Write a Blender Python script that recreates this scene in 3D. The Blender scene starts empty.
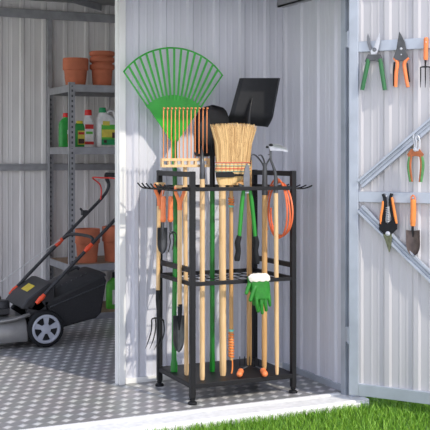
import bpy, bmesh, math, random
from mathutils import Vector, Matrix
random.seed(7)
S = bpy.context.scene
COL = S.collection
V = Vector
PI = math.pi

# ------------------------------------------------------------------ camera, sky, sun, exposure
YAW = math.radians(25.0)
FPX = 1000.0            # focal length in pixels of a 430 px frame
HZ = 155.0              # image row of the horizon
CAMH = 1.15
cam = bpy.data.cameras.new('camera')
cam.sensor_width = 36.0
cam.lens = FPX / 430.0 * 36.0
cam.shift_y = -(215.0 - HZ) / 430.0
camo = bpy.data.objects.new('camera', cam)
COL.objects.link(camo)
camo.location = (0, 0, CAMH)
camo.rotation_euler = (PI / 2, 0, -YAW)
S.camera = camo

world = bpy.data.worlds.new('world')
S.world = world
world.use_nodes = True
wn = world.node_tree
bg = wn.nodes['Background']
SUN_AZ, SUN_EL = math.radians(19.5), math.radians(38)
# hazy bright day: white horizon, soft blue overhead
wtc = wn.nodes.new('ShaderNodeTexCoord'); wsp = wn.nodes.new('ShaderNodeSeparateXYZ')
wcr = wn.nodes.new('ShaderNodeValToRGB')
wn.links.new(wtc.outputs['Generated'], wsp.inputs[0]); wn.links.new(wsp.outputs['Z'], wcr.inputs[0])
wcr.color_ramp.elements[0].position = 0.0; wcr.color_ramp.elements[0].color = (1.0, 0.985, 0.975, 1)
wcr.color_ramp.elements[1].position = 0.75; wcr.color_ramp.elements[1].color = (0.34, 0.42, 0.62, 1)
e_ = wcr.color_ramp.elements.new(0.3); e_.color = (0.715, 0.75, 0.93, 1)
wn.links.new(wcr.outputs[0], bg.inputs[0])
bg.inputs[1].default_value = 1.18

sl = bpy.data.lights.new('sun', 'SUN')
sl.energy = 1.85
sl.angle = math.radians(1.2)
sl.color = (1.0, 0.93, 0.82)
so = bpy.data.objects.new('sun', sl)
COL.objects.link(so)
sd = V((math.sin(SUN_AZ) * math.cos(SUN_EL), -math.cos(SUN_AZ) * math.cos(SUN_EL), math.sin(SUN_EL)))
so.rotation_euler = sd.to_track_quat('Z', 'Y').to_euler()
so.location = sd * 10

S.view_settings.view_transform = 'Standard'
S.view_settings.look = 'None'
S.view_settings.gamma = 1.0
S.view_settings.use_curve_mapping = False
S.view_settings.exposure = 0.60

# ------------------------------------------------------------------ measuring helpers (a sight line meets a real plane)
CC, SS = math.cos(YAW), math.sin(YAW)
def ray(px, py):
    a = (px - 215.0) / FPX
    return V((a * CC + SS, -a * SS + CC, (HZ - py) / FPX))
def W(px, py, Y):                 # on the upright plane y = Y
    d = ray(px, py); return V((0, 0, CAMH)) + d * (Y / d.y)
def G(px, py, z=0.0):             # on the level plane at height z
    d = ray(px, py); return V((0, 0, CAMH)) + d * ((z - CAMH) / d.z)
def PX(px, py, X):                # on the upright plane x = X
    d = ray(px, py); return V((0, 0, CAMH)) + d * (X / d.x)
DOOR0 = V((2.562, 3.985, 0.0))
DE = V((0.58, -0.8146, 0)).normalized()      # along the open door, away from the hinge
DN = V((DE.y, -DE.x, 0))                      # the door's inner face looks this way
def D(px, py, off=0.0):           # on the open door's inner face, off metres out of it
    d = ray(px, py); p0 = DOOR0 + DN * off
    t = (p0 - V((0, 0, CAMH))).dot(DN) / d.dot(DN)
    return V((0, 0, CAMH)) + d * t

# ------------------------------------------------------------------ materials
def lin(c):
    def f(x):
        x /= 255.0
        return x / 12.92 if x <= 0.04045 else ((x + 0.055) / 1.055) ** 2.4
    return (f(c[0]), f(c[1]), f(c[2]), 1.0)
def pmat(name, c, rough=0.5, metal=0.0, var=0.08, scale=25.0, bump=0.0, stretch=(1, 1, 1), c2=None, spec=0.5, coat=0.0):
    m = bpy.data.materials.new(name)
    m.use_nodes = True
    n, l = m.node_tree.nodes, m.node_tree.links
    b = n['Principled BSDF']
    tc = n.new('ShaderNodeTexCoord'); mp = n.new('ShaderNodeMapping')
    mp.inputs['Scale'].default_value = stretch
    l.new(tc.outputs['Object'], mp.inputs['Vector'])
    nz = n.new('ShaderNodeTexNoise'); nz.inputs['Scale'].default_value = scale
    nz.inputs['Detail'].default_value = 4
    l.new(mp.outputs[0], nz.inputs['Vector'])
    cr = n.new('ShaderNodeValToRGB')
    a = lin(c)
    if c2 is None:
        lo = tuple(x * (1 - var * 2) for x in a[:3]) + (1,)
        hi = tuple(min(1, x * (1 + var * 2)) for x in a[:3]) + (1,)
    else:
        lo, hi = a, lin(c2)
    cr.color_ramp.elements[0].position = 0.3; cr.color_ramp.elements[0].color = lo
    cr.color_ramp.elements[1].position = 0.7; cr.color_ramp.elements[1].color = hi
    l.new(nz.outputs['Fac'], cr.inputs[0]); l.new(cr.outputs[0], b.inputs['Base Color'])
    b.inputs['Roughness'].default_value = rough
    b.inputs['Metallic'].default_value = metal
    b.inputs['Specular IOR Level'].default_value = spec
    if coat: b.inputs['Coat Weight'].default_value = coat
    if bump:
        bp = n.new('ShaderNodeBump'); bp.inputs['Strength'].default_value = bump; bp.inputs['Distance'].default_value = 0.004
        l.new(nz.outputs['Fac'], bp.inputs['Height']); l.new(bp.outputs[0], b.inputs['Normal'])
    return m

M = {}
M['panel'] = pmat('panel_steel', (213, 214, 221), 0.42, 0.0, 0.035, 3, 0.0, (3, 3, 0.6))
M['panel_door'] = pmat('door_panel_steel_dimmed', (192, 190, 191), 0.42, 0.0, 0.03, 3, 0.0, (3, 3, 0.6))  # same steel as panel, colour darkened to tone down the brightly lit door
M['panel_in'] = pmat('panel_inner_steel_lifted', (226, 223, 220), 0.5, 0.0, 0.05, 3, 0.0, (3, 3, 0.6))  # inner cladding, colour lightened to make up for weak interior light
M['trim_white'] = pmat('white_trim', (232, 232, 228), 0.4, 0.0, 0.03, 4)
M['frame'] = pmat('galvanised_frame', (178, 185, 194), 0.38, 0.2, 0.06, 8)
M['galv'] = pmat('galvanised_steel', (160, 160, 162), 0.42, 0.3, 0.08, 14)
M['hole'] = pmat('punched_hole', (74, 74, 77), 0.8)
M['ceil'] = pmat('roof_steel', (150, 148, 146), 0.55, 0.0, 0.05, 3)
M['sill'] = pmat('sill_white', (242, 240, 236), 0.55, 0.0, 0.05, 30, 0.05)
M['black'] = pmat('black_powder_coat', (27, 27, 29), 0.5, 0.0, 0.08, 60, spec=0.3)
M['blade'] = pmat('black_steel_blade', (26, 27, 29), 0.42, 0.0, 0.1, 30, spec=0.35)
M['blade_grey'] = pmat('dark_grey_steel', (84, 86, 88), 0.35, 0.5, 0.1, 30)
M['steel'] = pmat('bright_steel', (200, 202, 206), 0.3, 0.45, 0.06, 40)
M['dull'] = pmat('dull_steel', (120, 122, 126), 0.4, 0.6, 0.08, 40)
M['wood'] = pmat('ash_wood', (212, 172, 118), 0.5, 0, c2=(232, 198, 148), scale=14, stretch=(6, 6, 0.5))
M['wood_dark'] = pmat('beech_wood', (202, 152, 92), 0.5, 0, c2=(224, 180, 122), scale=14, stretch=(6, 6, 0.5))
M['green'] = pmat('green_plastic', (48, 170, 50), 0.38, 0, 0.05, 20)
M['lopper'] = pmat('green_lopper_grip', (36, 138, 42), 0.4, 0, 0.05, 20)
M['green_dk'] = pmat('green_painted_tube', (22, 116, 34), 0.35, 0, 0.05, 20)
M['orange'] = pmat('orange_plastic', (246, 136, 78), 0.42, 0, 0.05, 20)
M['orange_lt'] = pmat('orange_rubber', (246, 142, 66), 0.5, 0, 0.05, 20)
M['tine'] = pmat('copper_orange_wire', (226, 140, 84), 0.4, 0.1, 0.06, 20)
M['hose'] = pmat('orange_hose', (238, 118, 70), 0.45, 0, 0.05, 20)
M['rubber'] = pmat('black_rubber', (29, 30, 32), 0.65, 0, 0.1, 60, spec=0.25)
M['terra'] = pmat('terracotta', (194, 112, 80), 0.85, 0, 0.1, 9, 0.15)
M['straw'] = pmat('broom_straw', (214, 172, 108), 0.75, 0, c2=(240, 208, 150), scale=60, stretch=(6, 6, .4))
M['thread_red'] = pmat('red_thread', (200, 84, 62), 0.7)
M['thread_teal'] = pmat('teal_thread', (92, 150, 138), 0.7)
M['thread_white'] = pmat('cream_thread', (236, 226, 200), 0.7)
M['teal'] = pmat('teal_ring', (120, 214, 190), 0.5)
M['glove'] = pmat('green_glove', (40, 128, 36), 0.5, 0, 0.1, 40, 0.15)
M['glove_cuff'] = pmat('white_knit_cuff', (240, 234, 220), 0.85, 0, 0.05, 120, 0.3)
M['mow_black'] = pmat('mower_black_plastic', (46, 46, 48), 0.5, 0, 0.08, 30)
M['mow_fabric'] = pmat('mower_bag_fabric', (40, 40, 42), 0.8, 0, 0.1, 80, 0.2)
M['mow_silver'] = pmat('mower_silver_deck', (150, 149, 147), 0.3, 0.55, 0.05, 12)
M['hub'] = pmat('grey_hub', (176, 180, 190), 0.45, 0, 0.04, 20)
M['red'] = pmat('red_plastic', (214, 52, 36), 0.4)
M['mow_orange'] = pmat('mower_orange_plastic', (238, 82, 40), 0.4)
M['yellow'] = pmat('yellow_sticker', (226, 200, 52), 0.5)
M['white_pl'] = pmat('white_plastic', (226, 226, 224), 0.4)
M['bottle_green'] = pmat('green_bottle', (44, 150, 60), 0.38)
M['lime'] = pmat('lime_bottle', (92, 186, 62), 0.38)
M['cap_red'] = pmat('red_cap', (212, 40, 34), 0.4)
M['cap_green'] = pmat('green_cap', (28, 150, 88), 0.4)
M['cap_yellow'] = pmat('yellow_cap', (226, 208, 60), 0.4)
M['lab_white'] = pmat('white_label', (232, 230, 222), 0.6)
M['lab_yellow'] = pmat('yellow_label', (222, 206, 84), 0.6)
M['lab_red'] = pmat('red_label', (196, 52, 46), 0.6)
M['lab_dark'] = pmat('dark_label', (70, 46, 40), 0.6)
M['board'] = pmat('shelf_board', (150, 124, 98), 0.8, 0, 0.1, 20)
M['rust'] = pmat('rust_brown_plastic', (170, 96, 52), 0.55, 0, 0.12, 60)
M['old_green'] = pmat('worn_green_plastic', (84, 142, 80), 0.5, 0, 0.1, 60)
M['grip_green'] = pmat('green_vinyl_grip', (50, 112, 66), 0.42, 0, 0.06, 40)
M['worn_blade'] = pmat('worn_steel_blade', (104, 108, 84), 0.45, 0.5, 0.2, 60)
M['brown_blade'] = pmat('brown_steel_blade', (92, 80, 76), 0.4, 0.45, 0.15, 30)
M['bounce_paving'] = pmat('pale_bounce_paving', (226, 222, 218), 0.8, 0, 0.06, 5)
M['soil'] = pmat('lawn_ground', (70, 96, 34), 0.95, 0, c2=(96, 132, 48), scale=40)

def straw_mat(name, ca, cb):
    m = pmat(name, ca, 0.75)
    n, l = m.node_tree.nodes, m.node_tree.links
    g = n.new('ShaderNodeNewGeometry'); cr = n.new('ShaderNodeValToRGB')
    cr.color_ramp.elements[0].color = lin(ca); cr.color_ramp.elements[1].color = lin(cb)
    l.new(g.outputs['Random Per Island'], cr.inputs[0]); l.new(cr.outputs[0], n['Principled BSDF'].inputs['Base Color'])
    return m
M['bristle'] = straw_mat('broom_bristles', (150, 104, 54), (244, 212, 152))
def floor_mat():
    m = bpy.data.materials.new('tread_plate_floor'); m.use_nodes = True
    n, l = m.node_tree.nodes, m.node_tree.links
    b = n['Principled BSDF']
    tc = n.new('ShaderNodeTexCoord'); sp = n.new('ShaderNodeSeparateXYZ')
    l.new(tc.outputs['Object'], sp.inputs[0])
    def mth(op, a, bb=None, c=None):
        q = n.new('ShaderNodeMath'); q.operation = op
        for i, x in enumerate((a, bb, c)):
            if x is None: continue
            if isinstance(x, (int, float)): q.inputs[i].default_value = x
            else: l.new(x, q.inputs[i])
        return q.outputs[0]
    v = mth('DIVIDE', sp.outputs['Y'], 0.080)
    row = mth('FLOOR', v)
    sh = mth('MULTIPLY', mth('MODULO', row, 2.0), 0.5)
    u = mth('ADD', mth('DIVIDE', sp.outputs['X'], 0.064), sh)
    fy = mth('SUBTRACT', mth('FRACT', v), 0.5)
    fu = mth('ABSOLUTE', mth('SUBTRACT', mth('SUBTRACT', mth('FRACT', u), 0.5), mth('MULTIPLY', fy, 0.35)))
    fv = mth('ABSOLUTE', fy)
    e = mth('ADD', mth('DIVIDE', fu, 0.50), mth('DIVIDE', fv, 0.50))
    mr = n.new('ShaderNodeMapRange'); mr.interpolation_type = 'SMOOTHSTEP'
    mr.inputs['From Min'].default_value = 1.0; mr.inputs['From Max'].default_value = 0.35
    l.new(e, mr.inputs['Value'])
    nz = n.new('ShaderNodeTexNoise'); nz.inputs['Scale'].default_value = 6
    l.new(tc.outputs['Object'], nz.inputs['Vector'])
    mx = n.new('ShaderNodeMix'); mx.data_type = 'RGBA'
    l.new(mr.outputs[0], mx.inputs['Factor'])
    mx.inputs['A'].default_value = lin((152, 150, 148)); mx.inputs['B'].default_value = lin((232, 229, 225))
    m2 = n.new('ShaderNodeMix'); m2.data_type = 'RGBA'; m2.blend_type = 'MULTIPLY'
    m2.inputs['Factor'].default_value = 0.12
    l.new(mx.outputs['Result'], m2.inputs['A']); l.new(nz.outputs['Color'], m2.inputs['B'])
    l.new(m2.outputs['Result'], b.inputs['Base Color'])
    b.inputs['Roughness'].default_value = 0.34
    b.inputs['Metallic'].default_value = 0.1
    bp = n.new('ShaderNodeBump'); bp.inputs['Strength'].default_value = 0.7; bp.inputs['Distance'].default_value = 0.004
    l.new(mr.outputs[0], bp.inputs['Height']); l.new(bp.outputs[0], b.inputs['Normal'])
    return m
M['floor'] = floor_mat()

def grass_mat():
    m = bpy.data.materials.new('grass_blades'); m.use_nodes = True
    n, l = m.node_tree.nodes, m.node_tree.links
    b = n['Principled BSDF']
    g = n.new('ShaderNodeNewGeometry')
    cr = n.new('ShaderNodeValToRGB')
    cr.color_ramp.elements[0].color = lin((74, 118, 22)); cr.color_ramp.elements[1].color = lin((160, 202, 74))
    e = cr.color_ramp.elements.new(0.5); e.color = lin((110, 162, 40))
    l.new(g.outputs['Random Per Island'], cr.inputs[0])
    l.new(cr.outputs[0], b.inputs['Base Color'])
    b.inputs['Roughness'].default_value = 0.5
    b.inputs['Transmission Weight'].default_value = 0.0
    b.inputs['Subsurface Weight'].default_value = 0.0
    return m
M['grass'] = grass_mat()

# ------------------------------------------------------------------ mesh helpers
def NB(): return bmesh.new()
def box(bm, lo, hi, mtx=None):
    x0, y0, z0 = lo; x1, y1, z1 = hi
    vs = [V((x, y, z)) for z in (z0, z1) for (x, y) in ((x0, y0), (x1, y0), (x1, y1), (x0, y1))]
    if mtx: vs = [mtx @ v for v in vs]
    v = [bm.verts.new(p) for p in vs]
    for f in ((3, 2, 1, 0), (4, 5, 6, 7), (0, 1, 5, 4), (1, 2, 6, 5), (2, 3, 7, 6), (3, 0, 4, 7)):
        bm.faces.new([v[i] for i in f])
def frame_of(d, up=None):
    d = d.normalized()
    u = V((0, 0, 1)) if up is None else up
    if abs(d.dot(u)) > 0.98: u = V((0, 1, 0)) if abs(d.y) < 0.9 else V((1, 0, 0))
    s = d.cross(u).normalized()
    return s, s.cross(d).normalized()
def bar(bm, a, b, w, h, up=None):
    # a straight bar of w (sideways) by h (along up)
    a, b = V(a), V(b)
    s, u = frame_of(b - a, up)
    ring = lambda p: [bm.verts.new(p + s * (i * w / 2) + u * (j * h / 2)) for i, j in ((-1, -1), (1, -1), (1, 1), (-1, 1))]
    A, B = ring(a), ring(b)
    bm.faces.new(A[::-1]); bm.faces.new(B)
    for i in range(4): bm.faces.new((A[i], A[(i + 1) % 4], B[(i + 1) % 4], B[i]))
def smooth_path(pts, n=6):
    pts = [V(p) for p in pts]
    if len(pts) < 3: return pts
    P = [pts[0] * 2 - pts[1]] + pts + [pts[-1] * 2 - pts[-2]]
    out = []
    for i in range(1, len(P) - 2):
        for k in range(n):
            t = k / n
            a, b, c, d = P[i - 1], P[i], P[i + 1], P[i + 2]
            out.append(0.5 * ((2 * b) + (c - a) * t + (2 * a - 5 * b + 4 * c - d) * t * t + (3 * b - a - 3 * c + d) * t ** 3))
    out.append(pts[-1])
    return out
def tube(bm, pts, r, seg=10, sm=0, closed=False, flat=1.0, up=None):
    # sweep a round (or flattened) section along pts; r is one radius or one per point
    pts = [V(p) for p in pts]
    rr = list(r) if isinstance(r, (list, tuple)) else [r] * len(pts)
    if sm:
        n0 = len(pts); pts2 = smooth_path(pts, sm)
        m = len(pts2)
        r2 = []
        for i in range(m):
            t = i / (m - 1) * (n0 - 1); k = min(int(t), n0 - 2); f = t - k
            r2.append(rr[k] * (1 - f) + rr[k + 1] * f)
        pts, rr = pts2, r2
    n = len(pts)
    rings = []
    d0 = (pts[1] - pts[0]).normalized()
    s, u = frame_of(d0, up)
    prev = d0
    for i, p in enumerate(pts):
        if closed: d = (pts[(i + 1) % n] - pts[i - 1]).normalized()
        elif i == 0: d = (pts[1] - pts[0]).normalized()
        elif i == n - 1: d = (pts[-1] - pts[-2]).normalized()
        else:
            d = ((pts[i + 1] - pts[i]).normalized() + (pts[i] - pts[i - 1]).normalized())
            d = d.normalized() if d.length > 1e-6 else prev
        q = prev.rotation_difference(d)
        s = q @ s; u = q @ u; prev = d
        rings.append([bm.verts.new(p + (s * math.cos(2 * PI * k / seg) + u * math.sin(2 * PI * k / seg) * flat) * rr[i]) for k in range(seg)])
    rng = range(n) if closed else range(n - 1)
    for i in rng:
        A, B = rings[i], rings[(i + 1) % n]
        for k in range(seg): bm.faces.new((A[k], A[(k + 1) % seg], B[(k + 1) % seg], B[k]))
    if not closed:
        bm.faces.new(rings[0][::-1]); bm.faces.new(rings[-1])
def lathe(bm, o, axis, prof, seg=28, up=None):
    # prof: (distance along axis, radius)
    o = V(o); axis = V(axis).normalized(); s, u = frame_of(axis, up)
    prev = None
    for (h, r) in prof:
        c = o + axis * h
        if r <= 1e-6: ring = [bm.verts.new(c)]
        else: ring = [bm.verts.new(c + (s * math.cos(2 * PI * k / seg) + u * math.sin(2 * PI * k / seg)) * r) for k in range(seg)]
        if prev is not None:
            if len(prev) == 1 and len(ring) == 1: pass
            elif len(prev) == 1:
                for k in range(seg): bm.faces.new((prev[0], ring[(k + 1) % seg], ring[k]))
            elif len(ring) == 1:
                for k in range(seg): bm.faces.new((prev[k], prev[(k + 1) % seg], ring[0]))
            else:
                for k in range(seg): bm.faces.new((prev[k], prev[(k + 1) % seg], ring[(k + 1) % seg], ring[k]))
        prev = ring
def prism(bm, pts, vec):
    pts = [V(p) for p in pts]; vec = V(vec)
    A = [bm.verts.new(p) for p in pts]; B = [bm.verts.new(p + vec) for p in pts]
    bm.faces.new(A); bm.faces.new(B[::-1])
    n = len(pts)
    for i in range(n): bm.faces.new((A[i], B[i], B[(i + 1) % n], A[(i + 1) % n]))
def sheet(bm, grid, vec):
    # grid[i][j] of points -> a curved plate of thickness vec
    vec = V(vec); ni, nj = len(grid), len(grid[0])
    A = [[bm.verts.new(V(p)) for p in row] for row in grid]
    B = [[bm.verts.new(V(p) + vec) for p in row] for row in grid]
    for i in range(ni - 1):
        for j in range(nj - 1):
            bm.faces.new((A[i][j], A[i + 1][j], A[i + 1][j + 1], A[i][j + 1]))
            bm.faces.new((B[i][j], B[i][j + 1], B[i + 1][j + 1], B[i + 1][j]))
    for i in range(ni - 1):
        bm.faces.new((A[i][0], B[i][0], B[i + 1][0], A[i + 1][0]))
        bm.faces.new((A[i][-1], A[i + 1][-1], B[i + 1][-1], B[i][-1]))
    for j in range(nj - 1):
        bm.faces.new((A[0][j], A[0][j + 1], B[0][j + 1], B[0][j]))
        bm.faces.new((A[-1][j], B[-1][j], B[-1][j + 1], A[-1][j + 1]))
def ball(bm, c, r, sc=(1, 1, 1), seg=14):
    bmesh.ops.create_uvsphere(bm, u_segments=seg, v_segments=seg // 2 + 2, radius=r, matrix=Matrix.Translation(V(c)) @ Matrix.Diagonal((*sc, 1)))

WM = {}
def emit(name, bm, mat, parent=None, base=None, bev=0.0, label=None, smooth=True, ang=38):
    bmesh.ops.recalc_face_normals(bm, faces=bm.faces)
    if parent is not None: off = WM[parent.name]
    else: off = V(base) if base is not None else V((0, 0, 0))
    bmesh.ops.translate(bm, verts=bm.verts, vec=-off)
    me = bpy.data.meshes.new(name); bm.to_mesh(me); bm.free()
    for p in me.polygons: p.use_smooth = smooth
    if smooth: me.set_sharp_from_angle(angle=math.radians(ang))
    me.materials.append(M[mat] if isinstance(mat, str) else mat)
    o = bpy.data.objects.new(name, me); COL.objects.link(o)
    if parent is not None: o.parent = parent
    else: o.location = off
    WM[o.name] = off
    if bev:
        b = o.modifiers.new('bevel', 'BEVEL'); b.width = bev; b.segments = 2; b.limit_method = 'ANGLE'; b.angle_limit = math.radians(40)
    if label: o['label'] = label
    return o
def thing(name, label, cat, base, group=None):
    o = bpy.data.objects.new(name, None); COL.objects.link(o)
    o.empty_display_size = 0.05
    o.location = V(base); WM[o.name] = V(base)
    o['label'] = label; o['category'] = cat
    if group: o['group'] = group
    return o
def tag(o, label, cat, group=None, kind=None):
    o['label'] = label; o['category'] = cat
    if group: o['group'] = group
    if kind: o['kind'] = kind
    return o
def struct(name, bm, mat, bev=0.0, base=None, parent=None, **k):
    o = emit(name, bm, mat, base=base, bev=bev, parent=parent, **k)
    if parent is None: o['kind'] = 'structure'
    return o

# ------------------------------------------------------------------ the setting
PT_Y = 4.75         # face of the partition behind the rack
RW_X = 2.625        # inner face of the right wall
BK_Y = 7.32          # inner face of the back wall
LW_X = 0.2
FRONT = 4.03
CEIL = 2.30

def corr(bm, p0, du, length, z0, z1, nrm, first, period=0.152, rh=0.011, flip=False):
    # folded steel cladding: wide pans with two shallow swages between raised ribs
    p0, du, nrm = V(p0), V(du), V(nrm)
    prof = [(0.0, 0.0)]
    u = first - period * (int(first / period) + 1)
    while u < length + period:
        for a, h in ((-0.021, 0), (-0.011, rh), (0.011, rh), (0.021, 0), (0.052, 0), (0.056, 0.0014), (0.062, 0.0014), (0.066, 0), (0.086, 0), (0.090, 0.0014), (0.096, 0.0014), (0.100, 0)):
            q = u + a
            if 0.0005 < q < length - 0.0005: prof.append((q, h))
        u += period
    prof.append((length, 0.0))
    rows = []
    for (u, h) in prof:
        b = p0 + du * u
        rows.append([bm.verts.new(b + nrm * h + V((0, 0, z0))), bm.verts.new(b + nrm * h + V((0, 0, z1))),
                     bm.verts.new(b - nrm * 0.008 + V((0, 0, z1))), bm.verts.new(b - nrm * 0.008 + V((0, 0, z0)))])
    for A, B in zip(rows[:-1], rows[1:]):
        for k in range(4): bm.faces.new((A[k], A[(k + 1) % 4], B[(k + 1) % 4], B[k]))
    bm.faces.new(rows[0]); bm.faces.new(rows[-1][::-1])

# floor
bm = NB(); box(bm, (-1.0, 4.10, -0.034), (RW_X + .05, BK_Y + .05, 0.0)); struct('floor', bm, 'floor')
# partition behind the rack
bm = NB(); corr(bm, (1.700, PT_Y, 0), (1, 0, 0), RW_X - 1.700, 0.0, CEIL, (0, -1, 0), 0.072, 0.150); struct('wall_partition', bm, 'panel', smooth=False)
bm = NB(); box(bm, (1.678, PT_Y - 0.022, 0.0), (1.712, PT_Y + 0.03, CEIL)); box(bm, (1.672, PT_Y - 0.010, 0), (1.678, PT_Y + 0.03, CEIL)); struct('trim_1', bm, 'trim_white', 0.002)
bm = NB(); box(bm, (1.712, PT_Y - 0.014, 0.0), (RW_X, PT_Y, 0.028)); struct('baseboard_partition', bm, 'trim_white', 0.002)
# right wall
bm = NB(); corr(bm, (RW_X, 4.09, 0), (0, 1, 0), BK_Y - 4.09, 0.0, CEIL, (-1, 0, 0), 0.135, 0.168); struct('wall_right', bm, 'panel', smooth=False)
bm = NB(); box(bm, (RW_X - 0.016, 4.1, 0.0), (RW_X, PT_Y - 0.014, 0.032)); struct('baseboard_right', bm, 'frame', 0.002)
# back wall
bm = NB(); corr(bm, (LW_X, BK_Y, 0), (1, 0, 0), RW_X - LW_X, 0.0, CEIL, (0, -1, 0), W(22, 100, BK_Y).x - LW_X, 0.166); struct('wall_back', bm, 'panel_in', smooth=False)
# wall plate under the roof, girt at mid height, uprights of the back wall
bm = NB(); box(bm, (LW_X, BK_Y - 0.05, 2.175), (RW_X, BK_Y - 0.012, 2.225)); box(bm, (LW_X, BK_Y - 0.06, 2.16), (RW_X, BK_Y - 0.05, 2.225)); struct('trim_2', bm, 'galv', 0.002)
bm = NB(); box(bm, (LW_X, BK_Y - 0.035, 1.035), (RW_X, BK_Y - 0.012, 1.085)); box(bm, (LW_X, BK_Y - 0.045, 1.073), (RW_X, BK_Y - 0.035, 1.085)); struct('trim_3', bm, 'galv', 0.002)
p = W(49.5, 150, BK_Y - .04)
bm = NB(); box(bm, (p.x - 0.018, BK_Y - 0.05, 0.0), (p.x + 0.018, BK_Y - 0.012, 2.17)); struct('trim_4', bm, 'galv', 0.002)
# ceiling with a diagonal brace, roof edge over the front
bm = NB(); box(bm, (0.55, 3.85, CEIL), (RW_X + .08, BK_Y + .06, CEIL + 0.05)); struct('ceiling', bm, 'ceil')
bm = NB(); bar(bm, (1.80, 6.72, CEIL - 0.016), (2.42, 7.31, CEIL - 0.016), 0.06, 0.03); bar(bm, (1.82, 6.70, CEIL - .025), (2.44, 7.29, CEIL - .025), 0.006, 0.05); struct('trim_5', bm, 'galv')
zg = PX(300, 2.6, RW_X - .02).z
bm = NB(); box(bm, (RW_X - .045, 4.45, zg), (RW_X, PT_Y - .012, zg + .008)); box(bm, (RW_X - .045, 4.45, zg), (RW_X - .039, PT_Y - .012, zg + .06)); struct('trim_6', bm, 'galv')
# front jambs, header, threshold
bm = NB()
box(bm, (2.578, 4.06, 0), (2.626, 4.10, CEIL)); box(bm, (2.59, 4.02, 0), (2.626, 4.05, CEIL)); box(bm, (2.626, 4.0, 0), (2.665, 4.11, CEIL))
struct('trim_7', bm, 'frame', 0.0015)
bm = NB(); box(bm, (0.55, 3.98, 1.90), (2.626, 4.06, CEIL)); box(bm, (0.55, 3.96, 1.90), (2.626, 3.98, 1.96)); struct('trim_8', bm, 'frame', 0.002)  # header out of view, added low to shade the upper partition
bm = NB()
box(bm, (-1.0, 3.955, -0.034), (2.645, 4.10, 0.004)); box(bm, (-1.0, 3.935, -0.034), (2.63, 3.955, -0.006)); box(bm, (-1.0, 4.075, 0.004), (2.565, 4.10, 0.012))
struct('trim_10', bm, 'sill', 0.003)

# ------------------------------------------------------------------ open door at the right
DZ0, DZ1, DL = 0.030, 1.97, 0.78
def dq(u, w, z): return DOOR0 + DE * u + DN * w + V((0, 0, z))
def dbox(bm, u0, u1, w0, w1, z0, z1):
    m = Matrix((( DE.x, DN.x, 0, DOOR0.x), (DE.y, DN.y, 0, DOOR0.y), (0, 0, 1, 0), (0, 0, 0, 1)))
    box(bm, (u0, w0, z0), (u1, w1, z1), m)
def du_of(px): return (D(px, 155) - DOOR0).dot(DE)
def dz_of(px, py, off=0.02): return D(px, py, off).z
u_r1, u_r2 = du_of(387.5), du_of(416.5)
bm = NB(); corr(bm, dq(0.02, 0, 0), DE, DL - 0.03, DZ0 + .01, DZ1 - .01, DN, u_r1 - 0.02, u_r2 - u_r1, 0.009)
door = struct('door_1', bm, 'panel_door', smooth=False)
us = du_of(360)
for u0_, u1_ in ((0, us), (DL - us, DL)):
    bm = NB(); dbox(bm, u0_, u1_, -0.012, 0.024, DZ0, DZ1); emit('door_stile', bm, 'frame', door, bev=0.002)
def rail(zt, zb, name):
    bm = NB(); dbox(bm, us, DL - us, 0.0, 0.022, zb, zt); emit(name, bm, 'frame', door, bev=0.002)
rail(dz_of(361, 41.5), dz_of(361, 52), 'door_rail')
rail(dz_of(361, 191.5), dz_of(361, 202), 'door_rail')
rail(DZ0 + 0.055, DZ0, 'door_rail'); rail(DZ1, DZ1 - .055, 'door_rail')
def brace(a, b):
    bm = NB(); a, b = V(a), V(b)
    d = (b - a).normalized(); n = DN.cross(d).normalized()
    for o, w, h in ((0, 0.042, 0.008), (0.016, 0.011, 0.020), (-0.016, 0.011, 0.020), (0.0, .006, .013)):
        bar(bm, a + n * o + DN * (0.0125 + h / 2), b + n * o + DN * (0.0125 + h / 2), w, h, DN)
    emit('door_brace', bm, 'frame', door, bev=0.001)
a, b = D(362, 184, 0.0), D(430, 125.5, 0.0)
brace(a, b + (b - a) * 0.75)
a, b = D(362, 208, 0.0), D(430, 274, 0.0)
brace(a, b + (b - a) * 0.65)
for py in (39, 335):
    bm = NB()
    q_ = W(348.6, py, 3.984); p = V((q_.x, 3.984, q_.z))
    lathe(bm, p - V((0, 0, .028)), (0, 0, 1), [(-.012, 0), (-.012, .007), (.026, .007), (.027, .008), (.066, .008), (.066, 0)], 12)
    box(bm, (p.x, p.y, p.z - .034), (p.x + .012, p.y + .03, p.z + .034))
    emit('door_hinge', bm, 'frame', door)

# ------------------------------------------------------------------ lawn
bm = NB(); box(bm, (-9, 2.95, -0.10), (12, 14, -0.035)); struct('lawn_bed', bm, 'soil')
bm = NB(); box(bm, (-9, -8, -0.10), (12, 2.95, -0.034)); struct('ground', bm, 'bounce_paving')  # unseen pale paving, added to bounce daylight into the shed
bm = NB()
rg = random.Random(3)
def blade(x, y, h, w):
    a = rg.uniform(0, 2 * PI); b = rg.uniform(0, 2 * PI); ln = rg.uniform(.1, .75) * h
    s = V((math.cos(a), math.sin(a), 0)) * w; t = V((math.cos(b), math.sin(b), 0)) * ln
    p = V((x, y, -0.036))
    m = p + t * .3 + V((0, 0, h * .55)); e = p + t + V((0, 0, h))
    v = [bm.verts.new(q) for q in (p - s, p + s, m + s * .8, m - s * .8, e)]
    bm.faces.new((v[0], v[1], v[2], v[3])); bm.faces.new((v[3], v[2], v[4]))
for k in range(42000):
    x = rg.uniform(0.5, 3.7); y = 3.932 - (rg.random() ** 1.15) * 0.95
    blade(x, y, rg.uniform(.02, .048), rg.uniform(.0012, .0024))
for k in range(5000):
    blade(rg.uniform(2.67, 3.9), rg.uniform(3.9, 4.5), rg.uniform(.02, .045), rg.uniform(.0012, .0024))
g = emit('grass', bm, 'grass', smooth=False)
tag(g, 'short bright green lawn grass in front of the white threshold', 'grass', kind='stuff')

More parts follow.
